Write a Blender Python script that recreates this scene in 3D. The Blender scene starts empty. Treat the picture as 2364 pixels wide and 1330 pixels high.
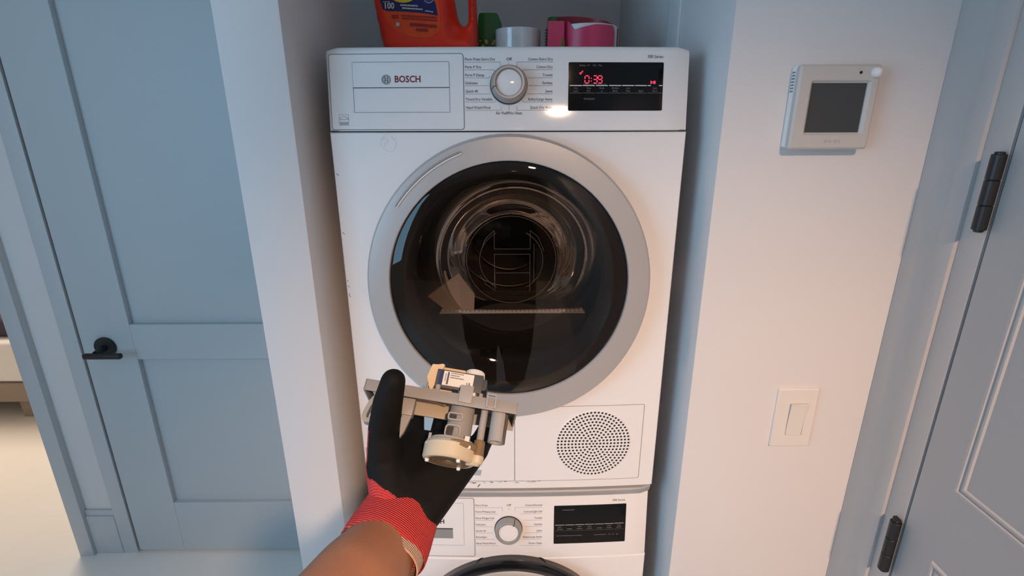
import bpy, bmesh, math, random
from mathutils import Vector, Matrix
random.seed(4)
PI = math.pi
SC = bpy.context.scene
COL = SC.collection

# ------------------------------------------------------------------ camera
cam_d = bpy.data.cameras.new('camera')
cam_d.sensor_width = 36.0
cam_d.lens = 18.025
cam_d.clip_start = 0.02
cam = bpy.data.objects.new('camera', cam_d)
COL.objects.link(cam)
cam.matrix_world = Matrix(((0.999975, 0.004266, -0.005612, 0.0),
                           (-0.006653, 0.307864, -0.951407, -0.8972),
                           (-0.002331, 0.951421, 0.307885, 1.5874),
                           (0, 0, 0, 1)))
SC.camera = cam

# ------------------------------------------------------------------ world, lights, exposure
SC.view_settings.view_transform = 'Standard'
SC.view_settings.look = 'None'
SC.view_settings.gamma = 1.0
SC.view_settings.use_curve_mapping = False
SC.view_settings.exposure = 0.0
W = bpy.data.worlds.new('world'); SC.world = W; W.use_nodes = True
W.node_tree.nodes['Background'].inputs[0].default_value = (0.55, 0.75, 1.0, 1)
W.node_tree.nodes['Background'].inputs[1].default_value = 0.12

def area(name, loc, target, sx, sy, power, color):
    d = bpy.data.lights.new(name, 'AREA'); d.shape = 'RECTANGLE'
    d.size = sx; d.size_y = sy; d.energy = power; d.color = color
    o = bpy.data.objects.new(name, d); COL.objects.link(o)
    o.location = loc
    o.rotation_euler = (Vector(target) - Vector(loc)).to_track_quat('-Z', 'Y').to_euler()
    return o
# daylight through the window of the hall, left behind the camera
WIN_C = (-2.1, -1.75, 1.60)
area('window_daylight', (WIN_C[0] + 0.06, WIN_C[1], WIN_C[2]), (-0.3, -0.2, 1.2), 1.4, 1.4, 30, (0.37, 0.69, 1.0))
# lamp light in the bedroom beyond the opening
area('bedroom_light', (-2.6, 2.2, 2.45), (-2.4, 1.5, 0), 1.2, 1.2, 50, (1.0, 0.80, 0.62))
# recessed ceiling lamps: position, power (the lamps themselves are built below)
LAMPS = [((0.40, -2.30), 310.0, (0.33, -0.05, 0.22), 58), ((0.12, -3.45), 95.0, (0.12, -3.4, 0.0), 110)]
LAMP_COL = (1.0, 0.635, 0.42)

# ------------------------------------------------------------------ materials
def mat(name, col, rough=0.5, metal=0.0, noise=0.0, nscale=30, bump=0.0, bscale=200, spec=0.5, coat=0.0, emit=None, estr=0.0, sss=0.0):
    m = bpy.data.materials.new(name); m.use_nodes = True
    nt = m.node_tree; b = nt.nodes['Principled BSDF']
    b.inputs['Base Color'].default_value = (*col, 1)
    b.inputs['Roughness'].default_value = rough
    b.inputs['Metallic'].default_value = metal
    b.inputs['Specular IOR Level'].default_value = spec
    b.inputs['Coat Weight'].default_value = coat
    b.inputs['Coat Roughness'].default_value = 0.08
    if sss:
        b.inputs['Subsurface Weight'].default_value = sss
        b.inputs['Subsurface Radius'].default_value = (0.01, 0.004, 0.002)
        b.inputs['Subsurface Scale'].default_value = 0.3
    if emit:
        b.inputs['Emission Color'].default_value = (*emit, 1); b.inputs['Emission Strength'].default_value = estr
    tc = nt.nodes.new('ShaderNodeTexCoord')
    if noise > 0:
        n = nt.nodes.new('ShaderNodeTexNoise'); n.inputs['Scale'].default_value = nscale; n.inputs['Detail'].default_value = 4
        nt.links.new(tc.outputs['Object'], n.inputs['Vector'])
        r = nt.nodes.new('ShaderNodeMapRange')
        r.inputs['To Min'].default_value = 1 - noise; r.inputs['To Max'].default_value = 1 + noise
        nt.links.new(n.outputs['Fac'], r.inputs['Value'])
        mx = nt.nodes.new('ShaderNodeVectorMath'); mx.operation = 'SCALE'
        mx.inputs[0].default_value = col
        nt.links.new(r.outputs['Result'], mx.inputs['Scale'])
        nt.links.new(mx.outputs['Vector'], b.inputs['Base Color'])
    if bump > 0:
        n2 = nt.nodes.new('ShaderNodeTexNoise'); n2.inputs['Scale'].default_value = bscale; n2.inputs['Detail'].default_value = 3
        nt.links.new(tc.outputs['Object'], n2.inputs['Vector'])
        bp = nt.nodes.new('ShaderNodeBump'); bp.inputs['Strength'].default_value = bump; bp.inputs['Distance'].default_value = 0.002
        nt.links.new(n2.outputs['Fac'], bp.inputs['Height'])
        nt.links.new(bp.outputs['Normal'], b.inputs['Normal'])
    return m

def knit_mat(name, col, scale, axis):
    m = mat(name, col, 0.85, spec=0.2)
    nt = m.node_tree; b = nt.nodes['Principled BSDF']
    tc = nt.nodes.new('ShaderNodeTexCoord')
    dt = nt.nodes.new('ShaderNodeVectorMath'); dt.operation = 'DOT_PRODUCT'
    dt.inputs[1].default_value = axis
    nz = nt.nodes.new('ShaderNodeTexNoise'); nz.inputs['Scale'].default_value = 900
    nt.links.new(tc.outputs['Object'], nz.inputs['Vector'])
    nt.links.new(tc.outputs['Object'], dt.inputs[0])
    mu = nt.nodes.new('ShaderNodeMath'); mu.operation = 'MULTIPLY'; mu.inputs[1].default_value = scale
    nt.links.new(dt.outputs['Value'], mu.inputs[0])
    si = nt.nodes.new('ShaderNodeMath'); si.operation = 'SINE'
    nt.links.new(mu.outputs[0], si.inputs[0])
    ad = nt.nodes.new('ShaderNodeMath'); ad.operation = 'ADD'
    nt.links.new(si.outputs[0], ad.inputs[0]); nt.links.new(nz.outputs['Fac'], ad.inputs[1])
    bp = nt.nodes.new('ShaderNodeBump'); bp.inputs['Strength'].default_value = 0.8; bp.inputs['Distance'].default_value = 0.0008
    nt.links.new(ad.outputs[0], bp.inputs['Height']); nt.links.new(bp.outputs['Normal'], b.inputs['Normal'])
    mr = nt.nodes.new('ShaderNodeMapRange'); mr.inputs['From Min'].default_value = -1; mr.inputs['From Max'].default_value = 2
    mr.inputs['To Min'].default_value = 0.62; mr.inputs['To Max'].default_value = 1.25
    nt.links.new(ad.outputs[0], mr.inputs['Value'])
    mx = nt.nodes.new('ShaderNodeVectorMath'); mx.operation = 'SCALE'; mx.inputs[0].default_value = col
    nt.links.new(mr.outputs['Result'], mx.inputs['Scale']); nt.links.new(mx.outputs['Vector'], b.inputs['Base Color'])
    return m

def glass_mat(name, tint, rough=0.02, refl=1.45):
    m = bpy.data.materials.new(name); m.use_nodes = True
    nt = m.node_tree; nt.nodes.clear()
    out = nt.nodes.new('ShaderNodeOutputMaterial'); mix = nt.nodes.new('ShaderNodeMixShader')
    tr = nt.nodes.new('ShaderNodeBsdfTransparent'); tr.inputs[0].default_value = (*tint, 1)
    gl = nt.nodes.new('ShaderNodeBsdfGlossy'); gl.inputs['Roughness'].default_value = rough
    gl.inputs['Color'].default_value = (1, 1, 1, 1)
    fr = nt.nodes.new('ShaderNodeFresnel'); fr.inputs['IOR'].default_value = refl
    nt.links.new(fr.outputs[0], mix.inputs[0]); nt.links.new(tr.outputs[0], mix.inputs[1]); nt.links.new(gl.outputs[0], mix.inputs[2])
    nt.links.new(mix.outputs[0], out.inputs[0])
    return m

M = {}
M['wall'] = mat('white_wall_paint', (0.74, 0.72, 0.71), 0.75, noise=0.02, nscale=3, bump=0.06, bscale=350)
M['ceil'] = mat('ceiling_paint', (0.78, 0.76, 0.74), 0.85, noise=0.02)
M['trim'] = mat('blue_grey_trim_paint', (0.54, 0.57, 0.59), 0.45, noise=0.01)
M['door'] = mat('blue_grey_door_paint', (0.50, 0.55, 0.57), 0.5, noise=0.015, nscale=5)
M['door2'] = mat('grey_door_paint', (0.50, 0.485, 0.475), 0.55, noise=0.02, nscale=5, bump=0.05, bscale=300)
M['gap'] = mat('dark_gap', (0.03, 0.035, 0.04), 0.8, noise=0.05)
M['gapsoft'] = mat('panel_joint_grey', (0.22, 0.22, 0.23), 0.7, noise=0.05)
M['floor'] = mat('pale_stone_floor', (0.86, 0.84, 0.80), 0.35, noise=0.06, nscale=2.2, bump=0.02)
M['black_metal'] = mat('matt_black_metal', (0.012, 0.013, 0.015), 0.42, noise=0.05)
M['white_enamel'] = mat('white_enamel', (0.87, 0.86, 0.85), 0.28, noise=0.01, nscale=3)
M['white_plastic'] = mat('white_plastic', (0.84, 0.83, 0.82), 0.08, noise=0.01)
M['silver'] = mat('silver_plastic', (0.48, 0.47, 0.46), 0.42, metal=0.25, noise=0.015, nscale=8, bump=0.02, bscale=600)
M['silver_dark'] = mat('grey_silver_plastic', (0.36, 0.36, 0.35), 0.35, metal=0.35, noise=0.03)
M['black_gloss'] = mat('black_gloss_panel', (0.004, 0.004, 0.005), 0.04, noise=0.05, spec=0.25)
M['black_plastic'] = mat('black_plastic', (0.012, 0.012, 0.013), 0.35, noise=0.1)
M['ink'] = mat('grey_print', (0.10, 0.10, 0.12), 0.6, noise=0.02)
M['ink_light'] = mat('fine_grey_print', (0.26, 0.26, 0.28), 0.6, noise=0.02)
M['ink_red'] = mat('red_print', (0.22, 0.008, 0.015), 0.5, noise=0.02)
M['ink_white'] = mat('white_print', (0.55, 0.55, 0.55), 0.5, noise=0.02)
M['ink_dimwhite'] = mat('dim_white_print', (0.20, 0.20, 0.20), 0.5, noise=0.02)
M['led'] = mat('red_led', (0.6, 0.02, 0.05), 0.5, emit=(1.0, 0.03, 0.08), estr=2.2, noise=0.02)
M['door_glass'] = glass_mat('tinted_door_glass', (0.55, 0.51, 0.48), 0.015, 1.45)
M['bowl_glass'] = glass_mat('inner_bowl_glass', (0.80, 0.78, 0.75), 0.03, 1.5)
M['relief'] = mat('etched_glass_edge', (0.42, 0.40, 0.38), 0.25, noise=0.05, metal=0.4)
M['drum'] = mat('drum_steel', (0.20, 0.18, 0.165), 0.38, metal=0.8, noise=0.08, nscale=6)
M['filter'] = mat('filter_housing', (0.035, 0.032, 0.03), 0.5, noise=0.1)
M['filter_light'] = mat('filter_rim', (0.90, 0.88, 0.85), 0.5, noise=0.05)
M['flap'] = mat('wedge_tan', (0.62, 0.52, 0.41), 0.6, noise=0.08)  # for the added wedge behind the door glass
M['tape_clear'] = mat('old_clear_tape', (0.80, 0.83, 0.86), 0.15, noise=0.06, nscale=150)
M['grime'] = mat('grime', (0.10, 0.09, 0.08), 0.8, noise=0.2)

# ------------------------------------------------------------------ helpers
def tag(o, label, cat, group=None):
    o['label'] = label; o['category'] = cat
    if group: o['group'] = group
    return o

def finish(me, smooth=35):
    me.validate()
    if smooth:
        for p in me.polygons: p.use_smooth = True
        me.set_sharp_from_angle(angle=math.radians(smooth))

def link(name, me, material, parent=None, smooth=35):
    finish(me, smooth)
    if material is not None and len(me.materials) == 0: me.materials.append(material)
    o = bpy.data.objects.new(name, me); COL.objects.link(o)
    if parent is not None:
        o.parent = parent
        o.matrix_parent_inverse = Matrix.Identity(4)
        # vertices are authored in world space; parents are empties at their own place
        mw = WORLD.get(parent.name, Matrix.Identity(4))
        me.transform(mw.inverted())
        WORLD[o.name] = mw
    else:
        WORLD[o.name] = Matrix.Identity(4)
    return o
WORLD = {}

def empty(name, loc, label=None, cat=None, group=None):
    o = bpy.data.objects.new(name, None); COL.objects.link(o); o.location = loc
    o.empty_display_size = 0.05
    WORLD[o.name] = Matrix.Translation(loc)
    if label: tag(o, label, cat, group)
    return o

def from_bm(name, bm, material, parent=None, smooth=35, recalc=True):
    if recalc: bmesh.ops.recalc_face_normals(bm, faces=bm.faces)
    me = bpy.data.meshes.new(name); bm.to_mesh(me); bm.free()
    return link(name, me, material, parent, smooth)

def add_box(bm, lo, hi, bev=0.0, seg=2, xf=None):
    vs = [bm.verts.new((x, y, z)) for x in (lo[0], hi[0]) for y in (lo[1], hi[1]) for z in (lo[2], hi[2])]
    fs = [(0, 1, 3, 2), (4, 6, 7, 5), (0, 4, 5, 1), (2, 3, 7, 6), (0, 2, 6, 4), (1, 5, 7, 3)]
    faces = [bm.faces.new([vs[i] for i in f]) for f in fs]
    geo = vs
    if bev > 0:
        es = list({e for f in faces for e in f.edges})
        r = bmesh.ops.bevel(bm, geom=es, offset=bev, segments=seg, profile=0.6, affect='EDGES')
        geo = list({v for v in r['verts']} | {v for v in vs if v.is_valid})
    if xf is not None:
        for v in geo: v.co = xf(v.co)
    return geo

def box(name, lo, hi, material, parent=None, bev=0.0, seg=2):
    bm = bmesh.new(); add_box(bm, lo, hi, bev, seg)
    return from_bm(name, bm, material, parent)

def stuff(o):
    o['kind'] = 'stuff'; return o

def structure(o):
    o['kind'] = 'structure'; return o

def add_prism(bm, outline, frame, h0, h1, bev=0.0):
    """outline: list of (u,v); frame(u,v,h) -> world; solid between h0 and h1"""
    n = len(outline)
    a = [bm.verts.new(frame(u, v, h0)) for u, v in outline]
    if bev > 0:
        cx = sum(p[0] for p in outline) / n; cy = sum(p[1] for p in outline) / n
        sg = 1 if h1 > h0 else -1
        b = [bm.verts.new(frame(u, v, h1 - sg * bev)) for u, v in outline]
        ins = inset(outline, bev)
        c = [bm.verts.new(frame(u, v, h1)) for u, v in ins]
        rings = [a, b, c]
    else:
        b = [bm.verts.new(frame(u, v, h1)) for u, v in outline]
        rings = [a, b]
    for r0, r1 in zip(rings, rings[1:]):
        for i in range(n):
            j = (i + 1) % n
            bm.faces.new((r0[i], r0[j], r1[j], r1[i]))
    bm.faces.new(list(reversed(rings[0])))
    bm.faces.new(rings[-1])

def inset(o, d):
    n = len(o); res = []
    area2 = sum(o[i][0] * o[(i + 1) % n][1] - o[(i + 1) % n][0] * o[i][1] for i in range(n))
    s = 1 if area2 > 0 else -1
    for i in range(n):
        p0, p1, p2 = Vector(o[i - 1]), Vector(o[i]), Vector(o[(i + 1) % n])
        e1 = (p1 - p0).normalized(); e2 = (p2 - p1).normalized()
        n1 = Vector((-e1.y, e1.x)) * s; n2 = Vector((-e2.y, e2.x)) * s
        m = (n1 + n2)
        if m.length < 1e-6: m = n1
        m.normalize(); k = d / max(0.4, m.dot(n1))
        q = p1 + m * k; res.append((q.x, q.y))
    return res

def rrect(x0, x1, z0, z1, r, seg=5, sub=0.02):
    """rounded rectangle outline with extra points along its long edges"""
    pts = []
    cs = [(x1 - r, z0 + r, -PI / 2), (x1 - r, z1 - r, 0), (x0 + r, z1 - r, PI / 2), (x0 + r, z0 + r, PI)]
    for k, (cx, cz, a0) in enumerate(cs):
        arc = [(cx + r * math.cos(a0 + i * PI / 2 / seg), cz + r * math.sin(a0 + i * PI / 2 / seg)) for i in range(seg + 1)]
        pts += arc
        nx = cs[(k + 1) % 4]
        q = (nx[0] + r * math.cos(nx[2]), nx[1] + r * math.sin(nx[2])); p = arc[-1]
        L = math.hypot(q[0] - p[0], q[1] - p[1]); m = int(L / sub)
        for i in range(1, m + 1):
            t = i / (m + 1); pts.append((p[0] + (q[0] - p[0]) * t, p[1] + (q[1] - p[1]) * t))
    return pts

def add_rings(bm, rings, closed=True, cap0=False, cap1=False):
    vr = [[bm.verts.new(p) for p in r] for r in rings]
    n = len(vr[0])
    for a, b in zip(vr, vr[1:]):
        for i in range(n if closed else n - 1):
            j = (i + 1) % n
            bm.faces.new((a[i], a[j], b[j], b[i]))
    if cap0: bm.faces.new(list(reversed(vr[0])))
    if cap1: bm.faces.new(vr[-1])
    return vr

def basis(d):
    d = Vector(d).normalized()
    u = d.orthogonal().normalized(); return u, d.cross(u).normalized(), d

def circle(c, u, v, r, n=24, r2=None, a0=0.0):
    r2 = r if r2 is None else r2
    return [Vector(c) + u * (r * math.cos(a0 + 2 * PI * i / n)) + v * (r2 * math.sin(a0 + 2 * PI * i / n)) for i in range(n)]

def add_cyl(bm, p0, p1, r0, r1=None, n=24, bev=0.0, caps=True):
    r1 = r0 if r1 is None else r1
    p0, p1 = Vector(p0), Vector(p1); u, v, d = basis(p1 - p0)
    rs = []
    if bev > 0:
        rs += [circle(p0, u, v, r0 - bev, n), circle(p0 + d * bev, u, v, r0, n), circle(p1 - d * bev, u, v, r1, n), circle(p1, u, v, r1 - bev, n)]
    else:
        rs += [circle(p0, u, v, r0, n), circle(p1, u, v, r1, n)]
    add_rings(bm, rs, cap0=caps, cap1=caps)

def add_tube(bm, pts, r, n=8, closed=False, caps=True):
    pts = [Vector(p) for p in pts]; N = len(pts); rings = []; up = None
    for i, p in enumerate(pts):
        if closed: d = pts[(i + 1) % N] - pts[i - 1]
        else: d = pts[min(i + 1, N - 1)] - pts[max(i - 1, 0)]
        d.normalize()
        if up is None: up = d.orthogonal().normalized()
        u = (up - d * up.dot(d)).normalized(); up = u
        v = d.cross(u)
        rr = r[i] if isinstance(r, (list, tuple)) else r
        rings.append([p + u * rr * math.cos(2 * PI * k / n) + v * rr * math.sin(2 * PI * k / n) for k in range(n)])
    if closed: rings.append([q.copy() for q in rings[0]])
    add_rings(bm, rings, cap0=caps and not closed, cap1=caps and not closed)
    if closed: bmesh.ops.remove_doubles(bm, verts=bm.verts, dist=1e-6)

def lathe(bm, prof, c, axis, n=48):
    """prof: (radius, height along axis)"""
    u, v, d = basis(axis); c = Vector(c)
    add_rings(bm, [circle(c + d * h, u, v, max(r, 1e-5), n) for r, h in prof])

def letters(name, specs, mapper, material, parent):
    """specs: (string, x, z, cap height, align, bold[, squeeze]); one flat printed mesh mapped by mapper(x,z)"""
    objs = []
    for s in specs:
        cu = bpy.data.curves.new('t', 'FONT'); cu.body = s[0]; cu.size = s[3] / 0.70
        cu.align_x = s[4]; cu.align_y = 'CENTER'; cu.resolution_u = 2
        cu.offset = s[5] * s[3]; cu.fill_mode = 'FRONT'
        o = bpy.data.objects.new('t', cu); COL.objects.link(o); objs.append((o, s))
    dg = bpy.context.evaluated_depsgraph_get(); dg.update()
    res = []
    for o, s in objs:
        bm = bmesh.new()
        me = bpy.data.meshes.new_from_object(o.evaluated_get(dg))
        sq = s[6] if len(s) > 6 else 1.0
        vs = [bm.verts.new(mapper(s[1] + v.co.x * sq, s[2] + v.co.y)) for v in me.vertices]
        for p in me.polygons:
            try: bm.faces.new([vs[i] for i in p.vertices])
            except ValueError: pass
        bpy.data.meshes.remove(me)
        res.append(from_bm(name, bm, material, parent, smooth=0, recalc=False))
    for o, s in objs:
        cu = o.data; bpy.data.objects.remove(o); bpy.data.curves.remove(cu)
    return res

def add_strip(bm, pts, w, mapper):
    """flat line of width w along 2d points"""
    P = [Vector(p) for p in pts]; L = []; R = []
    for i, p in enumerate(P):
        d = (P[min(i + 1, len(P) - 1)] - P[max(i - 1, 0)]).normalized(); nrm = Vector((-d.y, d.x))
        L.append(bm.verts.new(mapper(*(p + nrm * w / 2)))); R.append(bm.verts.new(mapper(*(p - nrm * w / 2))))
    for i in range(len(P) - 1):
        bm.faces.new((L[i], R[i], R[i + 1], L[i + 1]))

def sub_line(p, q, step=0.02):
    n = max(1, int(math.hypot(q[0] - p[0], q[1] - p[1]) / step))
    return [(p[0] + (q[0] - p[0]) * i / n, p[1] + (q[1] - p[1]) * i / n) for i in range(n + 1)]

# ================================================================== THE ROOM
YW = -0.05          # hall wall that carries thermostat and switch
XR = 0.672          # face of the casing on the right-hand wall
CEIL = 2.6
NL, NR = -0.337, 0.337
ROOM_Y = -4.4
BED_Y = 4.2
structure(box('floor', (-4.2, ROOM_Y, -0.08), (1.0, BED_Y, 0.0), M['floor']))
structure(box('ceiling', (-4.2, ROOM_Y, CEIL), (1.0, BED_Y, CEIL + 0.08), M['ceil']))
structure(box('wall_back', (NR, YW, 0), (0.80, 0.90, CEIL), M['wall'], bev=0.003))
structure(box('wall_niche_left', (-0.437, YW, 0), (NL, 0.90, CEIL), M['wall'], bev=0.003))
structure(box('wall_niche_back', (NL, 0.82, 0), (NR, 0.90, CEIL), M['wall']))
# shallow boxed strip on the right cheek of the niche, with its hairline crack
o = structure(box('trim_1', (NR - 0.006, 0.209, 0.0), (NR, 0.289, CEIL), M['wall'], bev=0.002))
box('caulk_line', (NR - 0.0085, 0.270, 1.68), (NR - 0.0055, 0.2725, 1.90), M['trim'], o)
# right-hand wall with its door
DY0, DY1 = -0.193, -1.003      # door slab
structure(box('wall_right', (0.684, ROOM_Y, 0), (0.80, DY1 - 0.03, CEIL), M['wall']))
structure(box('wall_right_header', (0.684, DY1 - 0.03, 2.10), (0.80, YW, CEIL), M['wall']))
M['taupe_wall'] = mat('low_bounce_taupe', (0.22, 0.20, 0.18), 0.8, noise=0.03, nscale=3)  # for the unseen rear wall; dark tone chosen to cut bounced light
structure(box('wall_rear', (-4.2, ROOM_Y - 0.1, 0), (0.80, ROOM_Y, CEIL), M['taupe_wall']))
# left hall wall with a window
wl = bmesh.new()
WY0, WY1 = -2.45, -1.05
XL = -2.1
for lo, hi in (((XL - 0.1, ROOM_Y, 0), (XL, WY0, CEIL)), ((XL - 0.1, WY1, 0), (XL, -0.2, CEIL)),
               ((XL - 0.1, WY0, 0), (XL, WY1, 0.90)), ((XL - 0.1, WY0, 2.30), (XL, WY1, CEIL)), ((-3.1, -0.3, 0), (XL - 0.1, -0.2, CEIL)), ((-3.1, -0.2, 0), (-3.0, 0.70, CEIL))):
    add_box(wl, lo, hi)
structure(from_bm('wall_left', wl, M['wall']))
w = bpy.data.objects.new('window_1', None); COL.objects.link(w); w.location = (XL - 0.05, -1.75, 0.9); WORLD[w.name] = Matrix.Translation((XL - 0.05, -1.75, 0.9))
structure(w)
fr = bmesh.new()
for y0, y1, z0, z1 in ((WY0, WY1, 0.90, 0.95), (WY0, WY1, 2.25, 2.30), (WY0, WY0 + 0.05, 0.95, 2.25), (WY1 - 0.05, WY1, 0.95, 2.25), (-1.775, -1.725, 0.95, 2.25)):
    add_box(fr, (XL - 0.09, y0, z0), (XL - 0.03, y1, z1), 0.004)
from_bm('window_frame', fr, M['trim'], w)
# far wall of the hall: opening to the bedroom on the left, then a door
YH = 0.70
OX = -1.655           # right edge of the opening
DXL, DXR = -1.440, -0.660
hw = bmesh.new()
add_box(hw, (OX, YH, 0), (DXL - 0.012, YH + 0.10, CEIL))
add_box(hw, (DXR + 0.012, YH, 0), (-0.437, YH + 0.10, CEIL))
add_box(hw, (DXL - 0.012, YH, 2.06), (DXR + 0.012, YH + 0.10, CEIL))
add_box(hw, (-2.50, YH, 2.10), (OX, YH + 0.10, CEIL))
add_box(hw, (-4.2, YH, 0), (-2.50, YH + 0.10, CEIL))
structure(from_bm('wall_hall', hw, M['wall']))

def casing(name, lo, hi, axis, parent=None, mat_=None):
    """board with a stepped profile; axis 'x' runs across in x and faces -y, 'y' across in y and faces -x"""
    bm = bmesh.new()
    add_box(bm, lo, hi, 0.003)
    return from_bm(name, bm, mat_ or M['trim'], parent)
# casing of the opening (stands proud), of the door, baseboard between them
structure(casing('trim_2', (OX - 0.003, 0.676, 0), (-1.603, YH + 0.12, 2.10), 'x'))
structure(casing('trim_3', (-1.498, 0.690, 0), (DXL - 0.004, YH + 0.01, 2.10), 'x'))
bb = structure(box('baseboard_hall', (-1.603, 0.688, 0), (-1.498, YH, 0.175), M['trim'], bev=0.003))
box('top_bead', (-1.603, 0.692, 0.175), (-1.498, YH, 0.200), M['trim'], bb, bev=0.003)
# hall door: shaker door with two recessed panels
d1 = bpy.data.objects.new('door_1', None); COL.objects.link(d1); d1.location = (DXL, 0.694, 0); WORLD[d1.name] = Matrix.Translation((DXL, 0.694, 0))
structure(d1)
SX0, SX1 = DXL + 0.004, DXR
PX0, PX1 = -1.262, DXR - 0.12     # panel opening
YF = 0.692                         # stile face
rec = 0.018
for nm, lo, hi in (('stile', (SX0, YF, 0.012), (PX0, YF + 0.04, 2.05)), ('stile', (PX1, YF, 0.012), (SX1, YF + 0.04, 2.05)),
                   ('rail', (PX0, YF, 0.012), (PX1, YF + 0.04, 0.232)), ('rail', (PX0, YF, 0.824), (PX1, YF + 0.04, 0.951)),
                   ('rail', (PX0, YF, 1.93), (PX1, YF + 0.04, 2.05))):
    box(nm, lo, hi, M['door'], d1, bev=0.0012, seg=1)
box('panel', (PX0, YF + rec, 0.232), (PX1, YF + 0.035, 0.824), M['door'], d1)
box('panel', (PX0, YF + rec, 0.951), (PX1, YF + 0.035, 1.93), M['door'], d1)
box('jamb_shadow_gap', (DXL - 0.006, YF + 0.012, 0), (SX0, YF + 0.05, 2.06), M['gap'], d1)
# black lever handle
hb = bmesh.new()
add_cyl(hb, (-1.356, YF + 0.001, 0.872), (-1.356, YF - 0.010, 0.872), 0.035, n=40, bev=0.002)
add_cyl(hb, (-1.356, YF - 0.010, 0.872), (-1.356, YF - 0.048, 0.866), 0.011, n=24)
hd = from_bm('handle_rosette', hb, M['black_metal'], d1)
lb = bmesh.new()
add_box(lb, (-1.392, YF - 0.064, 0.853), (-1.268, YF - 0.046, 0.871), 0.006, 3)
from_bm('lever', lb, M['black_metal'], hd)

# right-hand door
structure(casing('trim_4', (XR, -0.118, 0), (0.70, YW, 2.10), 'y', mat_=M['door2']))
t4 = bpy.data.objects['trim_4']
box('bead', (XR - 0.005, -0.150, 0), (0.70, -0.118, 2.10), M['door2'], t4, bev=0.003)
box('jamb_edge', (XR + 0.001, -0.190, 0), (0.70, -0.150, 2.10), M['door2'], t4, bev=0.002)
d2 = bpy.data.objects.new('door_2', None); COL.objects.link(d2); d2.location = (XR, DY0, 0); WORLD[d2.name] = Matrix.Translation((XR, DY0, 0))
structure(d2)
box('slab', (XR + 0.001, DY1, 0.012), (XR + 0.036, DY0 - 0.002, 2.05), M['door2'], d2, bev=0.002)
box('gap', (XR + 0.006, DY0 - 0.002, 0.0), (XR + 0.03, DY0 + 0.003, 2.06), M['gap'], d2)
for z0, z1 in ((0.22, 0.917), (1.057, 1.93)):
    bm = bmesh.new()
    y0, y1 = -0.262, -0.93
    for k, (off, hgt, wd) in enumerate(((0.0, 0.004, 0.0045), (0.009, 0.003, 0.004))):
        loop = [(y0 - off, z0 + off), (y1 + off, z0 + off), (y1 + off, z1 - off), (y0 - off, z1 - off)]
        prof = [(-wd, 0.0), (-wd * 0.4, hgt), (wd * 0.4, hgt), (wd, 0.0)]
        rings = []
        sg = [(-1, 1), (1, 1), (1, -1), (-1, -1)]
        for (py, pz), (sy, sz) in zip(loop + [loop[0]], sg + [sg[0]]):
            rings.append([Vector((XR + 0.0015 - h, py + sy * t, pz + sz * t)) for t, h in prof])
        add_rings(bm, rings, closed=False)
    from_bm('moulding', bm, M['door2'], d2)
for zc in (1.493, 0.882, 0.27):
    bm = bmesh.new()
    for i in range(3):
        z0 = zc - 0.052 + i * 0.0347
        add_cyl(bm, (0.6625, -0.188, z0 + 0.0004), (0.6625, -0.188, z0 + 0.0343), 0.0088, n=24, bev=0.0008)
    add_cyl(bm, (0.6625, -0.188, zc - 0.055), (0.6625, -0.188, zc + 0.055), 0.006, n=16, bev=0.001)
    h = from_bm('hinge', bm, M['black_metal'], d2)
    box('hinge_leaf', (0.6665, -0.187, zc - 0.052), (0.6735, -0.174, zc + 0.052), M['black_metal'], h, bev=0.0006, seg=1)

# ---- thermostat
t = empty('thermostat', (0.494, YW, 1.548), 'square white wall thermostat with a grey screen', 'thermostat')
TY = -0.077
bm = bmesh.new(); add_box(bm, (0.434, YW - 0.016, 1.548), (0.556, YW, 1.668), 0.004, 3)
from_bm('back_case', bm, M['white_plastic'], t)
M['stat'] = mat('off_white_case', (0.56, 0.54, 0.51), 0.5, noise=0.02)
bm = bmesh.new()
# face frame around the screen opening
fo = rrect(0.434, 0.556, 1.546, 1.668, 0.005, 4, 1); fi = rrect(0.4565, 0.5405, 1.571, 1.642, 0.001, 4, 1)
R = lambda pts, y: [Vector((p[0], y, p[1])) for p in pts]
add_rings(bm, [R(fo, YW - 0.016), R(fo, TY + 0.003), R(inset(fo, 0.003), TY), R(inset(fi, -0.004), TY), R(fi, TY + 0.004), R(fi, TY + 0.012)])
from_bm('face_frame', bm, M['stat'], t)
M['screen'] = mat('lcd_grey', (0.055, 0.058, 0.06), 0.35, noise=0.04)
box('screen', (0.4565, TY + 0.006, 1.571), (0.5405, TY + 0.010, 1.642), M['screen'], t)
bm = bmesh.new(); lathe(bm, [(0.0001, 0.009), (0.004, 0.008), (0.0068, 0.005), (0.0078, 0.0), (0.0078, -0.004)], (0.5475, TY, 1.6565), (0, -1, 0), 24)
from_bm('round_button', bm, M['white_plastic'], t)
bm = bmesh.new(); add_cyl(bm, (0.5244, TY - 0.0006, 1.6565), (0.5244, TY + 0.001, 1.6565), 0.0022, n=12)
from_bm('sensor_dot', bm, M['black_plastic'], t)
bm = bmesh.new()
for i in range(7): add_box(bm, (0.4334, YW - 0.013, 1.630 + i * 0.0045), (0.4345, YW - 0.005, 1.632 + i * 0.0045))
stuff(from_bm('vent_slits', bm, M['gapsoft'], t))
bm = bmesh.new()
for i, wd in enumerate((0.006, 0.005, 0.007, 0.004)): add_box(bm, (0.487 + i * 0.0072, TY - 0.0003, 1.556), (0.487 + i * 0.0072 + wd * 0.85, TY, 1.5605))
stuff(from_bm('brand_mark', bm, mat('faint_mark', (0.48, 0.46, 0.44), 0.5, noise=0.02), t))

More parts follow.
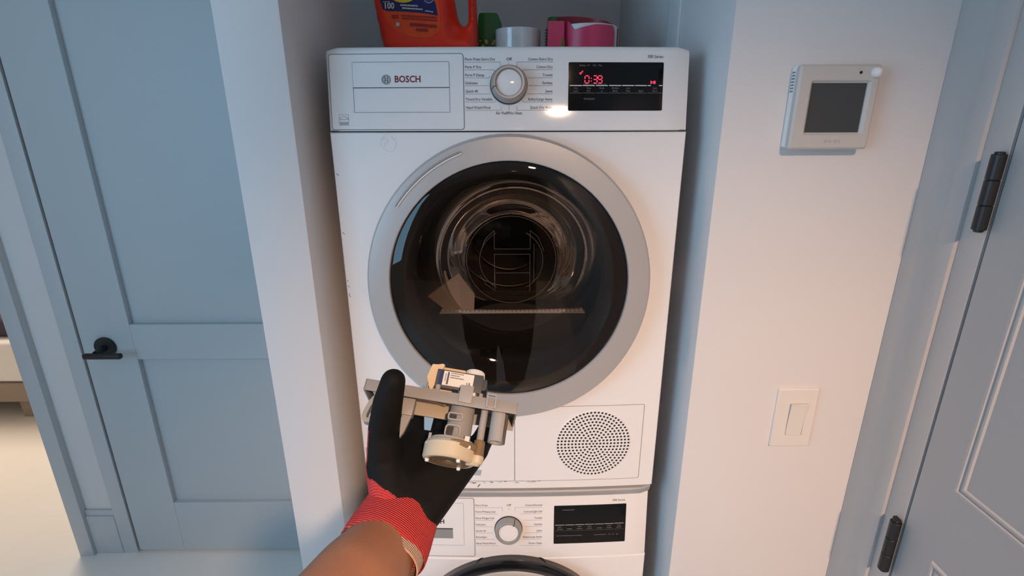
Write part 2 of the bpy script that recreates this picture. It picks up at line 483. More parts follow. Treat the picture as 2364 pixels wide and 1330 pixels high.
# ---- light switch
s = empty('light_switch', (0.5375, YW, 0.992), 'white rocker light switch on screwless wall plate', 'switch')
M['switch'] = mat('switch_plastic', (0.78, 0.74, 0.69), 0.35, noise=0.01)
bm = bmesh.new()
so = rrect(0.4995, 0.5755, 0.992, 1.1165, 0.003, 4, 1); si = rrect(0.5245, 0.5555, 1.018, 1.086, 0.0015, 4, 1)
add_rings(bm, [R(so, YW), R(so, YW - 0.004), R(inset(so, 0.0025), YW - 0.0065), R(inset(si, -0.0004), YW - 0.0065), R(si, YW - 0.004), R(si, YW - 0.001)])
from_bm('wall_plate', bm, M['switch'], s)
bm = bmesh.new()
zs = [1.0185, 1.0525, 1.0855]; ysw = [YW - 0.0062, YW - 0.0075, YW - 0.0115]
prof = [(z, y) for z, y in zip(zs, ysw)]
x0, x1 = 0.5251, 0.5549
f = [Vector((x0, y, z)) for z, y in prof]; g = [Vector((x1, y, z)) for z, y in prof]
fb = [Vector((x0, YW - 0.001, z)) for z in zs]; gb = [Vector((x1, YW - 0.001, z)) for z in zs]
add_rings(bm, [f, g], closed=False); add_rings(bm, [fb, f], closed=False); add_rings(bm, [g, gb], closed=False)
for a, b_, c_, d_ in ((f[2], g[2], gb[2], fb[2]), (g[0], f[0], fb[0], gb[0])):
    bm.faces.new([bm.verts.new(q) for q in (a, b_, c_, d_)])
bmesh.ops.remove_doubles(bm, verts=bm.verts, dist=1e-5)
from_bm('rocker', bm, M['switch'], s, smooth=8)

# ---- bedroom beyond the opening
structure(box('wall_bedroom_right', (-0.60, YH + 0.10, 0), (-0.50, BED_Y, CEIL), M['wall']))
structure(box('wall_bedroom_left', (-4.3, YH + 0.10, 0), (-4.2, BED_Y, CEIL), M['wall']))
structure(box('wall_bedroom_back', (-4.2, BED_Y, 0), (-0.5, BED_Y + 0.1, CEIL), M['wall']))
bed = empty('bed', (-3.3, 2.3, 0), 'low bed with white mattress and taupe base beyond the doorway', 'bed')
M['taupe'] = mat('taupe_upholstery', (0.30, 0.25, 0.21), 0.8, noise=0.08, nscale=40, bump=0.1)
M['linen'] = mat('white_linen', (0.80, 0.80, 0.80), 0.85, noise=0.02, bump=0.08, bscale=60)
bm = bmesh.new(); add_box(bm, (-4.05, 1.62, 0.12), (-1.90, 3.60, 0.234), 0.012, 3); from_bm('base', bm, M['taupe'], bed)
bm = bmesh.new(); add_box(bm, (-4.04, 1.63, 0.2345), (-1.92, 3.58, 0.478), 0.03, 4); from_bm('mattress', bm, M['linen'], bed)
M['plum'] = mat('dark_plum_fabric', (0.06, 0.05, 0.075), 0.9, noise=0.1)
bm = bmesh.new(); add_box(bm, (-3.60, 1.68, 0.478), (-2.64, 2.10, 0.60), 0.05, 5); tag(from_bm('cushion', bm, M['plum']), 'dark plum cushion lying on the white mattress', 'cushion')
for x, y in ((-2.66, 1.72), (-3.85, 1.72), (-2.66, 3.50), (-3.85, 3.50)):
    bm = bmesh.new(); add_box(bm, (x - 0.10, y - 0.05, 0), (x + 0.10, y + 0.05, 0.12), 0.006); from_bm('leg', bm, M['taupe'], bed)

# ---- recessed ceiling lamps (behind the camera)
for i, ((lx, ly), pw, aim, cone) in enumerate(LAMPS):
    lo = empty('ceiling_downlight', (lx, ly, CEIL), ('round white recessed ceiling downlight nearest the dryer', 'round white recessed ceiling downlight farthest from the dryer')[i], 'ceiling light', 'recessed downlights')
    bm = bmesh.new(); lathe(bm, [(0.052, 0.0), (0.075, 0.0), (0.078, -0.004), (0.074, -0.007), (0.054, -0.006), (0.050, -0.001)], (lx, ly, CEIL), (0, 0, 1), 40)
    from_bm('trim_ring', bm, M['trim'], lo)
    bm = bmesh.new(); add_cyl(bm, (lx, ly, CEIL - 0.001), (lx, ly, CEIL - 0.003), 0.051, n=32)
    from_bm('diffuser', bm, mat('lamp_diffuser', (0.9, 0.85, 0.8), 0.5, emit=LAMP_COL, estr=10.0, noise=0.01), lo)
    sd = bpy.data.lights.new('downlight_beam', 'SPOT'); sd.energy = pw; sd.color = LAMP_COL
    sd.spot_size = math.radians(cone); sd.spot_blend = 1.0; sd.shadow_soft_size = 0.06
    so_ = bpy.data.objects.new('downlight_beam', sd); COL.objects.link(so_); so_.location = (lx, ly, CEIL - 0.03)
    so_.rotation_euler = (Vector(aim) - so_.location).to_track_quat('-Z', 'Y').to_euler()

# ================================================================== DRYER
ZD = 0.86
B = 0.010
TD = math.tan(math.radians(8.5))
def FD(x, z, h=0.0):
    """point on the dryer's slightly convex front; z counted from the dryer's underside, h out of the surface"""
    xx = max(-0.299, min(0.299, x))
    return Vector((x, -B * (1 - (xx / 0.299) ** 2) + max(0.0, z - 0.712) * TD - h, ZD + z))
TW = math.tan(math.radians(6.0))
def FW(x, z, h=0.0):
    """the washer's front; z counted from the dryer's underside (negative)"""
    xx = max(-0.299, min(0.299, x))
    return Vector((x, -B * (1 - (xx / 0.299) ** 2) + max(0.0, z + 0.184) * TW - h, ZD + z))

def plate(name, outline, F, h0, h1, material, parent, bev=0.0):
    """slab on a convex front; the face is cut into strips so that it follows the curve"""
    bm = bmesh.new()
    n = len(outline)
    vs = [bm.verts.new((u, v, 0)) for u, v in outline]
    bm.faces.new(vs)
    xs = [p[0] for p in outline]; zs_ = [p[1] for p in outline]
    x = math.ceil(min(xs) / 0.025) * 0.025
    while x < max(xs) - 1e-4:
        if x > min(xs) + 1e-4:
            bmesh.ops.bisect_plane(bm, geom=bm.verts[:] + bm.edges[:] + bm.faces[:], plane_co=(x, 0, 0), plane_no=(1, 0, 0), dist=1e-6)
        x += 0.025
    top = bm.faces[:]
    if bev > 0:
        bound = [e for e in bm.edges if e.is_boundary]
        r = bmesh.ops.inset_region(bm, faces=top, thickness=bev, depth=0.0, use_even_offset=True)
        rim = r['faces']
        inner = [f for f in bm.faces if f not in set(rim)]
        iv = {v for f in inner for v in f.verts}
        for v in bm.verts: v.co.z = h1 if v in iv else h1 - bev
        bound = [e for e in bm.edges if e.is_boundary]
    else:
        for v in bm.verts: v.co.z = h1
        bound = [e for e in bm.edges if e.is_boundary]
    ex = bmesh.ops.extrude_edge_only(bm, edges=bound)
    for v in [g for g in ex['geom'] if isinstance(g, bmesh.types.BMVert)]: v.co.z = h0
    for v in bm.verts: v.co = F(v.co.x, v.co.y, v.co.z)
    return from_bm(name, bm, material, parent, smooth=25)

def outline_strip(name, outline, w, F, h, material, parent):
    bm = bmesh.new()
    add_rings(bm, [[F(u, v, h) for u, v in inset(outline, -w / 2)], [F(u, v, h) for u, v in inset(outline, w / 2)]])
    return from_bm(name, bm, material, parent, smooth=0)

def rect_ray(x0, x1, z0, z1, cx, cz, a):
    dx, dz = math.cos(a), math.sin(a); t = 1e9
    if dx > 1e-9: t = min(t, (x1 - cx) / dx)
    if dx < -1e-9: t = min(t, (x0 - cx) / dx)
    if dz > 1e-9: t = min(t, (z1 - cz) / dz)
    if dz < -1e-9: t = min(t, (z0 - cz) / dz)
    return cx + dx * t, cz + dz * t

def holed_front(name, x0, x1, z0, z1, cx, cz, ra, rb, F, depth, material, parent):
    angs = [2 * PI * i / 120 for i in range(120)]
    for px, pz in ((x0, z0), (x1, z0), (x1, z1), (x0, z1)): angs.append(math.atan2(pz - cz, px - cx) % (2 * PI))
    angs = sorted(set(angs))
    out = [rect_ray(x0, x1, z0, z1, cx, cz, a) for a in angs]
    inn = [(cx + ra * math.cos(a), cz + rb * math.sin(a)) for a in angs]
    rings = [[F(u, v, -depth) for u, v in inn]]
    for k in range(7):
        t = k / 6.0
        rings.append([F(i[0] + (o_[0] - i[0]) * t, i[1] + (o_[1] - i[1]) * t, 0) for i, o_ in zip(inn, out)])
    # rounded outer edge
    cxr, czr = (x0 + x1) / 2, (z0 + z1) / 2
    last = rings.pop()
    shr = [F(o_[0] * 0.9933, czr + (o_[1] - czr) * 0.994, 0) for o_ in out]
    rings.append(shr)
    rings.append([F(o_[0], o_[1], -0.003) for o_ in out])
    rings.append([F(o_[0], o_[1], -depth) for o_ in out])
    bm = bmesh.new(); add_rings(bm, rings)
    return from_bm(name, bm, material, parent, smooth=30)

dry = empty('dryer', (0, 0.3, ZD), 'white front-loading dryer with silver door ring, stacked on top', 'dryer')
RX, RZ, RCZ = 0.2495, 0.2605, 0.4480         # door ring outline
GX, GZ, GCZ = 0.2080, 0.2132, 0.4542         # glass outline
holed_front('front_panel', -0.299, 0.299, 0.0, 0.7115, 0.0, GCZ, 0.196, 0.200, FD, 0.03, M['white_enamel'], dry)
bm = bmesh.new()
# side walls, back, underside and top of the cabinet (open towards the front panel)
rr = lambda y, i=0.0: [Vector((x, y, ZD + z)) for x, z in ((-0.2975 + i, 0.001 + i), (0.2975 - i, 0.001 + i), (0.2975 - i, 0.838 - i), (-0.2975 + i, 0.838 - i))]
add_rings(bm, [rr(0.027), rr(0.62)], cap1=True)
from_bm('cabinet', bm, M['white_enamel'], dry, smooth=0)
# control panel with rolled top edge
bm = bmesh.new()
xs = [-0.299 + 0.598 * i / 30 for i in range(31)]
prof = [(0.7135, -0.03), (0.7135, -0.002), (0.7150, 0.0), (0.836, 0.0), (0.8415, -0.002), (0.8440, -0.006), (0.8448, -0.012), (0.8448, -0.08)]
rings = []
for x in xs:
    e = max(0.0, (abs(x) - 0.291) / 0.008); dh = -0.006 * e * e; dz = -0.0035 * e * e
    rings.append([FD(x, z + (dz if z > 0.8 else 0), h + (dh if h > -0.02 else 0)) for z, h in prof])
add_rings(bm, rings, closed=False)
for x, s in ((xs[0], 0), (xs[-1], 1)):
    vs = [bm.verts.new(p) for p in rings[0 if s == 0 else -1]]; bm.faces.new(vs)
bmesh.ops.remove_doubles(bm, verts=bm.verts, dist=1e-6)
panel = from_bm('control_panel', bm, M['white_plastic'], dry, smooth=40)
bm = bmesh.new(); add_box(bm, (-0.297, 0.05, ZD + 0.838), (0.297, 0.62, ZD + 0.8445), 0.002); from_bm('top_plate', bm, M['white_enamel'], dry)
box('panel_joint', (-0.2965, 0.003, ZD + 0.7113), (0.2965, 0.03, ZD + 0.7137), M['gap'], dry)
# water-tank drawer
drw = plate('drawer', rrect(-0.2925, -0.0735, 0.7165, 0.8325, 0.004), FD, -0.004, 0.0008, M['white_plastic'], dry, bev=0.0004)
outline_strip('drawer_gap', rrect(-0.2935, -0.0727, 0.7158, 0.8332, 0.005), 0.0011, FD, 0.0003, M['gapsoft'], drw)
o_ = rrect(-0.2545, -0.0960, 0.7432, 0.8208, 0.0006, 2)
outline_strip('grip_outline', o_, 0.0007, FD, 0.0011, M['gapsoft'], drw)
plate('grip', rrect(-0.2542, -0.0963, 0.7820, 0.8203, 0.0006, 2), FD, 0.0006, 0.0016, M['white_plastic'], drw)
bm = bmesh.new(); add_strip(bm, sub_line((-0.2545, 0.7816), (-0.0962, 0.7816)), 0.0015, lambda x, z: FD(x, z, 0.00125))
from_bm('grip_slot', bm, M['gap'], drw, smooth=0)
mp = lambda x, z: FD(x, z, 0.0020)
letters('brand_lettering', [('BOSCH', -0.1858, 0.7940, 0.0100, 'LEFT', 0.028, 0.93)], mp, M['ink_red'], drw)
def bosch_mark(F, h, cx, cz, r, w, name, parent, material):
    """circle with the armature emblem"""
    bm = bmesh.new(); m_ = lambda x, z: F(x, z, h)
    for rad in (r, r * 0.74):
        add_rings(bm, [[m_(cx + (rad + s) * math.cos(a), cz + (rad + s) * math.sin(a)) for a in [2 * PI * i / 40 for i in range(40)]] for s in (-w / 2, w / 2)])
    q = r * 0.74
    for sx in (-1, 1):
        add_strip(bm, [(cx + sx * q * 0.42, cz + q * 0.88), (cx + sx * q * 0.42, cz - q * 0.88)], w * 1.4, m_)
    add_strip(bm, [(cx - q * 0.42, cz + q * 0.26), (cx + q * 0.42, cz + q * 0.26)], w * 1.2, m_)
    add_strip(bm, [(cx - q * 0.42, cz - q * 0.26), (cx + q * 0.42, cz - q * 0.26)], w * 1.2, m_)
    return from_bm(name, bm, material, parent, smooth=0)
bosch_mark(FD, 0.0020, -0.1992, 0.7938, 0.0070, 0.0009, 'emblem', drw, M['ink'])
# energy mark, lower left of the drawer
bm = bmesh.new(); m_ = lambda x, z: FD(x, z, 0.0011)
for p, q in (((-0.281, 0.7400), (-0.265, 0.7400)), ((-0.281, 0.7280), (-0.265, 0.7280)), ((-0.281, 0.7400), (-0.281, 0.7280)), ((-0.265, 0.7400), (-0.265, 0.7280))):
    add_strip(bm, [p, q], 0.0004, m_)
arc = [(-0.273 + 0.0075 * math.cos(a), 0.7305 + 0.0065 * math.sin(a)) for a in [PI * (0.05 + 0.9 * i / 14) for i in range(15)]]
add_strip(bm, arc, 0.0006, m_)
add_strip(bm, [(-0.279, 0.7315), (-0.2755, 0.7325), (-0.272, 0.7318), (-0.2665, 0.7330)], 0.0007, m_)
for i, w_ in enumerate((0.016, 0.016, 0.0165)):
    add_strip(bm, [(-0.281, 0.7268 - i * 0.0016), (-0.281 + w_, 0.7268 - i * 0.0016)], 0.0009, m_)
stuff(from_bm('energy_mark', bm, M['ink_light'], drw, smooth=0))

# programme names and their lines
L_D = ['Perm Press Extra Dry', 'Perm P Dry', 'Perm P Damp', 'Delicates', 'Quick 40', 'Timed Dry Variable', 'Hand Wash/Wool']
R_D = ['Cotton Extra Dry', 'Cotton Dry', 'Towels', 'Sanitize', 'Jeans', 'Bulky/Large Items', 'Quick Dry Auto']
zl = [0.8243, 0.8125, 0.8002, 0.7881, 0.7754, 0.7630, 0.7501]
sp = [(a, -0.0703, z, 0.0042, 'LEFT', 0.006, 0.92) for a, z in zip(L_D, zl)] + [(a, 0.0722, z, 0.0042, 'RIGHT', 0.006, 0.92) for a, z in zip(R_D, zl)]
sp += [('Off', 0.0012, 0.8243, 0.0046, 'CENTER', 0.006, 1.0), ('Air Fluff/No Heat', 0.0008, 0.7414, 0.0045, 'CENTER', 0.006, 0.95), ('500 Series', 0.2533, 0.8285, 0.0048, 'RIGHT', 0.004, 0.9)]
letters('programme_lettering', sp, lambda x, z: FD(x, z, 0.0006), M['ink'], panel)
bm = bmesh.new(); m_ = lambda x, z: FD(x, z, 0.0006)
zn = [z - 0.0041 for z in zl]
ends = [0.0135, 0.0245, 0.0330, 0.0325, 0.0300, 0.0240, 0.0130]
zk = [0.8135, 0.8060, 0.7985, 0.7840, 0.7717, 0.7610, 0.7520]
for s in (-1, 1):
    for i in range(7):
        pts = [(0.0008 + s * 0.0715, zn[i]), (0.0008 + s * ends[i], zn[i])]
        pts2 = sub_line(pts[0], pts[1])
        add_strip(bm, pts2, 0.0005, m_)
        if i in (0, 6): add_strip(bm, [(0.0008 + s * ends[i], zn[i]), (0.0008 + s * ends[i], zk[i])], 0.0005, m_)
        if i in (1, 2, 5): add_strip(bm, [(0.0008 + s * ends[i], zn[i]), (0.0008 + s * (ends[i] - 0.0025), zk[i])], 0.0005, m_)
for p, q in (((0.001, 0.8200), (0.001, 0.8165)), ((0.001, 0.7450), (0.001, 0.7535))): add_strip(bm, [p, q], 0.0005, m_)
stuff(from_bm('programme_lines', bm, M['ink_light'], panel, smooth=0))

def knob(parent, c, nrm, R0, R1, H, pointer, name='knob'):
    """selector: dark foot ring, silver grip ring with a notch, white cap set into it"""
    nrm = Vector(nrm).normalized(); c = Vector(c)
    u = Vector((1, 0, 0)); v = nrm.cross(u).normalized(); v = v if v.z > 0 else -v
    def ring_lathe(nm, prof, material, par):
        bm = bmesh.new()
        add_rings(bm, [[c + nrm * h + u * r * math.cos(a) + v * r * math.sin(a) for a in [2 * PI * i / 64 for i in range(64)]] for r, h in prof])
        return from_bm(nm, bm, material, par, smooth=30)
    k = ring_lathe(name, [(R0, 0.001), (R0, H * 0.25), (R1, H - 0.001), (R1 - 0.001, H), (R1 - 0.0038, H), (R1 - 0.005, H - 0.004), (R1 - 0.005, H - 0.008)], M['silver_dark'], parent)
    ring_lathe('foot_ring', [(R0 + 0.0012, 0.0005), (R0 + 0.0012, 0.0025), (R0 - 0.002, 0.0026)], M['black_plastic'], k)
    ring_lathe('cap', [(R1 - 0.0050, H - 0.007), (R1 - 0.0055, H - 0.0045), (R1 - 0.008, H - 0.0038), (0.00001, H - 0.0030)], M['white_plastic'], k)
    a = pointer; d = u * math.cos(a) + v * math.sin(a); t = nrm.cross(d)
    bm = bmesh.new()
    pts = [(R1 - 0.0050, H + 0.0002), (R1 + 0.0002, H + 0.0002), (R0 + 0.0003, H * 0.25)]
    L = [bm.verts.new(c + d * r + nrm * h + t * 0.0007) for r, h in pts]; Rr = [bm.verts.new(c + d * r + nrm * h - t * 0.0007) for r, h in pts]
    for i in range(2): bm.faces.new((L[i], L[i + 1], Rr[i + 1], Rr[i]))
    from_bm('pointer_line', bm, M['black_plastic'], k, smooth=0)
    return k
nd = Vector((0, -math.cos(math.radians(8.5)), math.sin(math.radians(8.5))))
knob(dry, FD(0.001, 0.7850, 0.0), nd, 0.0295, 0.0258, 0.022, math.radians(196))

# display window
disp = plate('display', rrect(0.0982, 0.2547, 0.7450, 0.8198, 0.0018, 4), FD, -0.002, 0.0006, M['black_gloss'], dry)
bm = bmesh.new(); m_ = lambda x, z: FD(x, z, 0.0010)
def seg7(bm, ch, x, z, w, h, t, m_):
    S = {'0': 'abcdef', '3': 'abgcd', '9': 'abcdfg'}[ch]
    g = t * 0.75
    P = {'a': ((x + g, z + h), (x + w - g, z + h)), 'd': ((x + g, z), (x + w - g, z)), 'g': ((x + g, z + h / 2), (x + w - g, z + h / 2)),
         'b': ((x + w, z + h - g), (x + w, z + h / 2 + g)), 'c': ((x + w, z + h / 2 - g), (x + w, z + g)),
         'f': ((x, z + h - g), (x, z + h / 2 + g)), 'e': ((x, z + h / 2 - g), (x, z + g))}
    for k in S: add_strip(bm, P[k], t, m_)
for ch, x in (('0', 0.1252), ('3', 0.1386), ('9', 0.1467)):
    seg7(bm, ch, x, 0.7878, 0.0066, 0.0112, 0.0013, m_)
for z in (0.7910, 0.7952): add_strip(bm, [(0.1350, z), (0.1363, z)], 0.0013, m_)
from_bm('time_digits', bm, M['led'], disp, smooth=0)
bm = bmesh.new()
for (x, z), r in (((0.1178, 0.8027), 0.0017), ((0.1204, 0.8050), 0.0011)):
    add_rings(bm, [[m_(x + q * math.cos(a), z + q * math.sin(a)) for a in [2 * PI * i / 12 for i in range(12)]] for q in (r * 0.55, r)])
add_strip(bm, [(0.1202, 0.8060), (0.1220, 0.8064)], 0.0008, m_)
from_bm('mode_symbol', bm, M['led'], disp, smooth=0)
bm = bmesh.new()
for p, q in (((0.2342, 0.7912), (0.2342, 0.7868)), ((0.2342, 0.7912), (0.2374, 0.7890)), ((0.2342, 0.7868), (0.2374, 0.7890)), ((0.2390, 0.7912), (0.2390, 0.7868)), ((0.2402, 0.7912), (0.2402, 0.7868)), ((0.2415, 0.7912), (0.2415, 0.7868)), ((0.2390, 0.7908), (0.2415, 0.7908)), ((0.2390, 0.7872), (0.2415, 0.7872))):
    add_strip(bm, [p, q], 0.0008, m_)
from_bm('start_symbol', bm, M['led'], disp, smooth=0)
bm = bmesh.new()
segs = [(0.1003, 0.1209), (0.1219, 0.1416), (0.1437, 0.1630), (0.1651, 0.1852), (0.1867, 0.2068), (0.2083, 0.2278), (0.2292, 0.2345), (0.2480, 0.2537)]
for a, b_ in segs: add_strip(bm, sub_line((a, 0.7842), (b_, 0.7840)), 0.0017, m_)
from_bm('button_bars', bm, M['ink_white'], disp, smooth=0)
bm = bmesh.new()
for a, b_ in segs[:6] + [(0.2292, 0.2537)]: add_strip(bm, sub_line((a, 0.7728), (b_, 0.7726)), 0.0005, m_)
add_strip(bm, sub_line((0.1225, 0.7862), (0.1610, 0.7862)), 0.0004, m_)
stuff(from_bm('button_underlines', bm, M['ink_dimwhite'], disp, smooth=0))
bt = [('Dry', 'Level', 0.1106), ('Time', 'Dry', 0.1318), ('Finish', 'in', 0.1534), ('Wrinkle', 'Block', 0.1752), ('Low', 'Heat', 0.1968), ('', 'Signal', 0.2180), ('Start', 'Reset', 0.2415)]
sp = []
for a, b_, x in bt:
    if a: sp.append((a, x, 0.7800, 0.0027, 'CENTER', 0.0, 0.95))
    sp.append((b_, x, 0.7758, 0.0027, 'CENTER', 0.0, 0.95))
sp += [('Damp', 0.1160, 0.8149, 0.0028, 'LEFT', 0, 1), ('>>', 0.1278, 0.8149, 0.0030, 'LEFT', 0.01, 1), ('Dry', 0.1378, 0.8149, 0.0028, 'LEFT', 0, 1), ('Fan', 0.1472, 0.8149, 0.0028, 'LEFT', 0, 1), ('Download', 0.1240, 0.7636, 0.0030, 'LEFT', 0, 0.95)]
letters('display_lettering', sp, m_, M['ink_dimwhite'], disp)

# ---- dryer door: silver ring, tinted glass, inner bowl with the embossed emblem
YR = -0.010
def EL(ax, az, cz, y, n=96): return [Vector((ax * math.cos(2 * PI * i / n), y, ZD + cz + az * math.sin(2 * PI * i / n))) for i in range(n)]
bm = bmesh.new()
add_rings(bm, [EL(RX - 0.004, RZ - 0.004, RCZ, -0.004), EL(RX + 0.001, RZ + 0.001, RCZ, -0.016), EL(RX, RZ, RCZ, -0.033), EL(RX - 0.0035, RZ - 0.0035, RCZ, -0.0385),
               EL(GX + 0.004, GZ + 0.004, GCZ, -0.0445), EL(GX + 0.001, GZ + 0.001, GCZ, -0.0445), EL(GX, GZ, GCZ, -0.042), EL(GX - 0.001, GZ - 0.001, GCZ, -0.030)])
ring = from_bm('door_ring', bm, M['silver'], dry, smooth=20)
# grip line, upper left of the ring: dark tube with a brighter one beside it
bm = bmesh.new()
pts = []
for i in range(25):
    a = math.radians(144.0 - (144.0 - 109.5) * i / 24); k = 0.0
    pts.append(Vector((0.2335 * math.cos(a), -0.0415, ZD + RCZ + 0.002 + 0.2455 * math.sin(a))))
add_tube(bm, pts, 0.0021, 8)
from_bm('grip_line', bm, M['silver_dark'], ring)
bm = bmesh.new()
add_tube(bm, [p + Vector((0.0022, -0.0008, -0.0022)) for p in pts], 0.0012, 8)
from_bm('grip_edge', bm, mat('bright_edge', (0.85, 0.84, 0.83), 0.3, noise=0.01), ring)
# glass pane, slightly domed
bm = bmesh.new()
prof = [(1.0, -0.040), (0.97, -0.0425), (0.86, -0.046), (0.6, -0.049), (0.3, -0.0505)]
rings = [EL(GX * k, GZ * k, GCZ, y) for k, y in prof]
vr = add_rings(bm, rings)
bm.faces.new(vr[-1])
gl = from_bm('door_glass', bm, M['door_glass'], dry, smooth=60)
# black rim band behind the edge of the glass
bm = bmesh.new(); add_rings(bm, [EL(GX - 0.001, GZ - 0.001, GCZ, -0.036), EL(GX - 0.020, GZ - 0.020, GCZ, -0.030), EL(GX - 0.026, GZ - 0.026, GCZ, 0.004), EL(0.172, 0.174, GCZ, 0.02)])
from_bm('inner_rim', bm, mat('dark_rim', (0.035, 0.036, 0.042), 0.35, noise=0.1), dry)
# inner glass bowl
LC = (0.0045, 0.4605)      # emblem centre
bm = bmesh.new()
def CI(r, y, n=96, c=LC): return [Vector((c[0] + r * math.cos(2 * PI * i / n), y, ZD + c[1] + r * math.sin(2 * PI * i / n))) for i in range(n)]
vr = add_rings(bm, [EL(0.176, 0.178, GCZ, 0.012), CI(0.150, 0.030), CI(0.118, 0.075), CI(0.100, 0.105), CI(0.094, 0.112)])
bm.faces.new(vr[-1])
bowl = from_bm('glass_bowl', bm, M['bowl_glass'], dry, smooth=40)
bm = bmesh.new(); YL = 0.108
add_tube(bm, CI(0.0905, YL), 0.0007, 6, closed=True)
for a0, a1 in ((math.radians(118), math.radians(242)), (math.radians(-62), math.radians(62))):
    for rad in (0.0640,):
        add_tube(bm, [Vector((LC[0] + rad * math.cos(a0 + (a1 - a0) * i / 24), YL, ZD + LC[1] + rad * math.sin(a0 + (a1 - a0) * i / 24))) for i in range(25)], 0.0006, 6)
pt = lambda x, z: Vector((LC[0] + x, YL, ZD + LC[1] + z))
for P in (((-0.034, 0.062), (-0.034, 0.024), (0.038, 0.024), (0.038, 0.062)), ((-0.034, -0.064), (-0.034, 0.013), (0.038, 0.013), (0.038, -0.064)),
          ((-0.034, -0.026), (0.038, -0.026)), ((-0.034, 0.062), (-0.052, 0.044), (-0.062, 0.016)), ((0.038, 0.062), (0.054, 0.048), (0.066, 0.020)),
          ((-0.034, -0.064), (-0.052, -0.050), (-0.064, -0.030)), ((0.046, 0.034), (0.046, -0.044))):
    for p, q in zip(P, P[1:]): add_tube(bm, [pt(*p), pt(*q)], 0.0006, 6)
from_bm('embossed_emblem', bm, M['relief'], bowl)
# drum, its rear wall and the filter housing seen through the glass
bm = bmesh.new(); add_rings(bm, [EL(0.192, 0.196, GCZ, 0.03), EL(0.262, 0.262, 0.430, 0.075), EL(0.262, 0.262, 0.430, 0.50), EL(0.10, 0.10, 0.430, 0.52)], cap1=True)
drum = from_bm('drum', bm, M['drum'], dry, smooth=30)
bm = bmesh.new()
for r in (0.10, 0.15, 0.205): add_tube(bm, CI(r, 0.505, c=(0, 0.43)), 0.004, 8, closed=True)
stuff(from_bm('drum_rear_beads', bm, M['drum'], drum))
for a in (20, 140, 260):
    bm = bmesh.new(); ca, sa = math.cos(math.radians(a)), math.sin(math.radians(a))
    pr = [Vector((ca * 0.262 - sa * t, 0, sa * 0.262 + ca * t)) for t in (-0.03, 0.03)] + [Vector((ca * 0.205, 0, sa * 0.205))]
    add_rings(bm, [[Vector((p.x, y, ZD + 0.43 + p.z)) for p in pr] for y in (0.10, 0.48)], cap0=True, cap1=True)
    from_bm('paddle', bm, M['drum'], drum)
bm = bmesh.new()
hz = [(-0.135, 0.392), (-0.132, 0.378), (-0.118, 0.366), (0.120, 0.366), (0.136, 0.380), (0.142, 0.392)]
hz2 = [(-0.150, 0.300), (-0.150, 0.345), (-0.140, 0.352)]
outl = [(-0.165, 0.290), (0.165, 0.290), (0.165, 0.342), (0.150, 0.368), (-0.150, 0.368), (-0.165, 0.342)]
add_prism(bm, outl, lambda u, v, h: Vector((u, h, ZD + v)), 0.13, 0.055)
flt = from_bm('filter_housing', bm, M['filter'], dry)
bm = bmesh.new()
for i in range(34):
    x0 = -0.133 + i * 0.0082; z0 = 0.3695 + 0.0035 * (abs(i - 16) / 17.0) ** 2
    add_box(bm, (x0, 0.048, ZD + z0), (x0 + 0.0068, 0.056, ZD + z0 + 0.0042))
add_box(bm, (-0.137, 0.052, ZD + 0.3675), (0.149, 0.060, ZD + 0.3705))
from_bm('filter_grid', bm, M['filter_light'], flt, smooth=0)
bm = bmesh.new()
add_prism(bm, [(-0.160, 0.402), (-0.128, 0.374), (-0.070, 0.370), (-0.068, 0.405), (-0.098, 0.448)], lambda u, v, h: Vector((u, h, ZD + v)), 0.064, 0.058)
from_bm('tan_wedge', bm, M['flap'], flt)  # added tan wedge behind the glass, no known part

# ---- service flap with the round grille, plain flap beside it
vp = plate('vent_panel', rrect(0.0108, 0.2670, 0.0210, 0.1935, 0.003), FD, -0.002, 0.0006, M['white_enamel'], dry)
outline_strip('vent_panel_gap', rrect(0.0098, 0.2680, 0.0202, 0.1943, 0.004), 0.0009, FD, 0.0003, M['gapsoft'], vp)
pl2 = plate('service_flap', rrect(-0.2670, 0.0088, 0.0210, 0.1935, 0.003), FD, -0.002, 0.0006, M['white_enamel'], dry)
outline_strip('service_flap_gap', rrect(-0.2680, 0.0096, 0.0202, 0.1943, 0.004), 0.0009, FD, 0.0003, M['gapsoft'], pl2)
VX, VZ = 0.1690, 0.1076
dr = 0.0072
bm = bmesh.new(); bmk = bmesh.new()
def cell(cx, cz, poly, r):
    n = len(poly)
    hole = [(cx + r * math.cos(2 * PI * i / n + math.atan2(poly[0][1] - cz, poly[0][0] - cx)), cz + r * math.sin(2 * PI * i / n + math.atan2(poly[0][1] - cz, poly[0][0] - cx))) for i in range(n)]
    add_rings(bm, [[FD(u, v, 0.0018) for u, v in poly], [FD(u, v, 0.0018) for u, v in hole], [FD(u, v, 0.0008) for u, v in hole]])
    bmk.faces.new([bmk.verts.new(FD(u, v, 0.0009)) for u, v in hole])
for k in range(1, 11):
    n = 6 * k
    for i in range(n):
        a0 = 2 * PI * (i - 0.5) / n; a1 = 2 * PI * (i + 0.5) / n; am = 2 * PI * i / n
        r0, r1, rm = dr * (k - 0.5), dr * (k + 0.5), dr * k
        P = lambda r, a: (VX + r * math.cos(a), VZ + r * math.sin(a))
        poly = [P(r1, am), P(r1, a1), P(rm, a1), P(r0, a1), P(r0, am), P(r0, a0), P(rm, a0), P(r1, a0)]
        cell(*P(rm, am), poly, 0.0025)
P = lambda r, a: (VX + r * math.cos(a), VZ + r * math.sin(a))
cell(VX, VZ, [P(dr * 0.5, 2 * PI * i / 8) for i in range(8)], 0.0023)
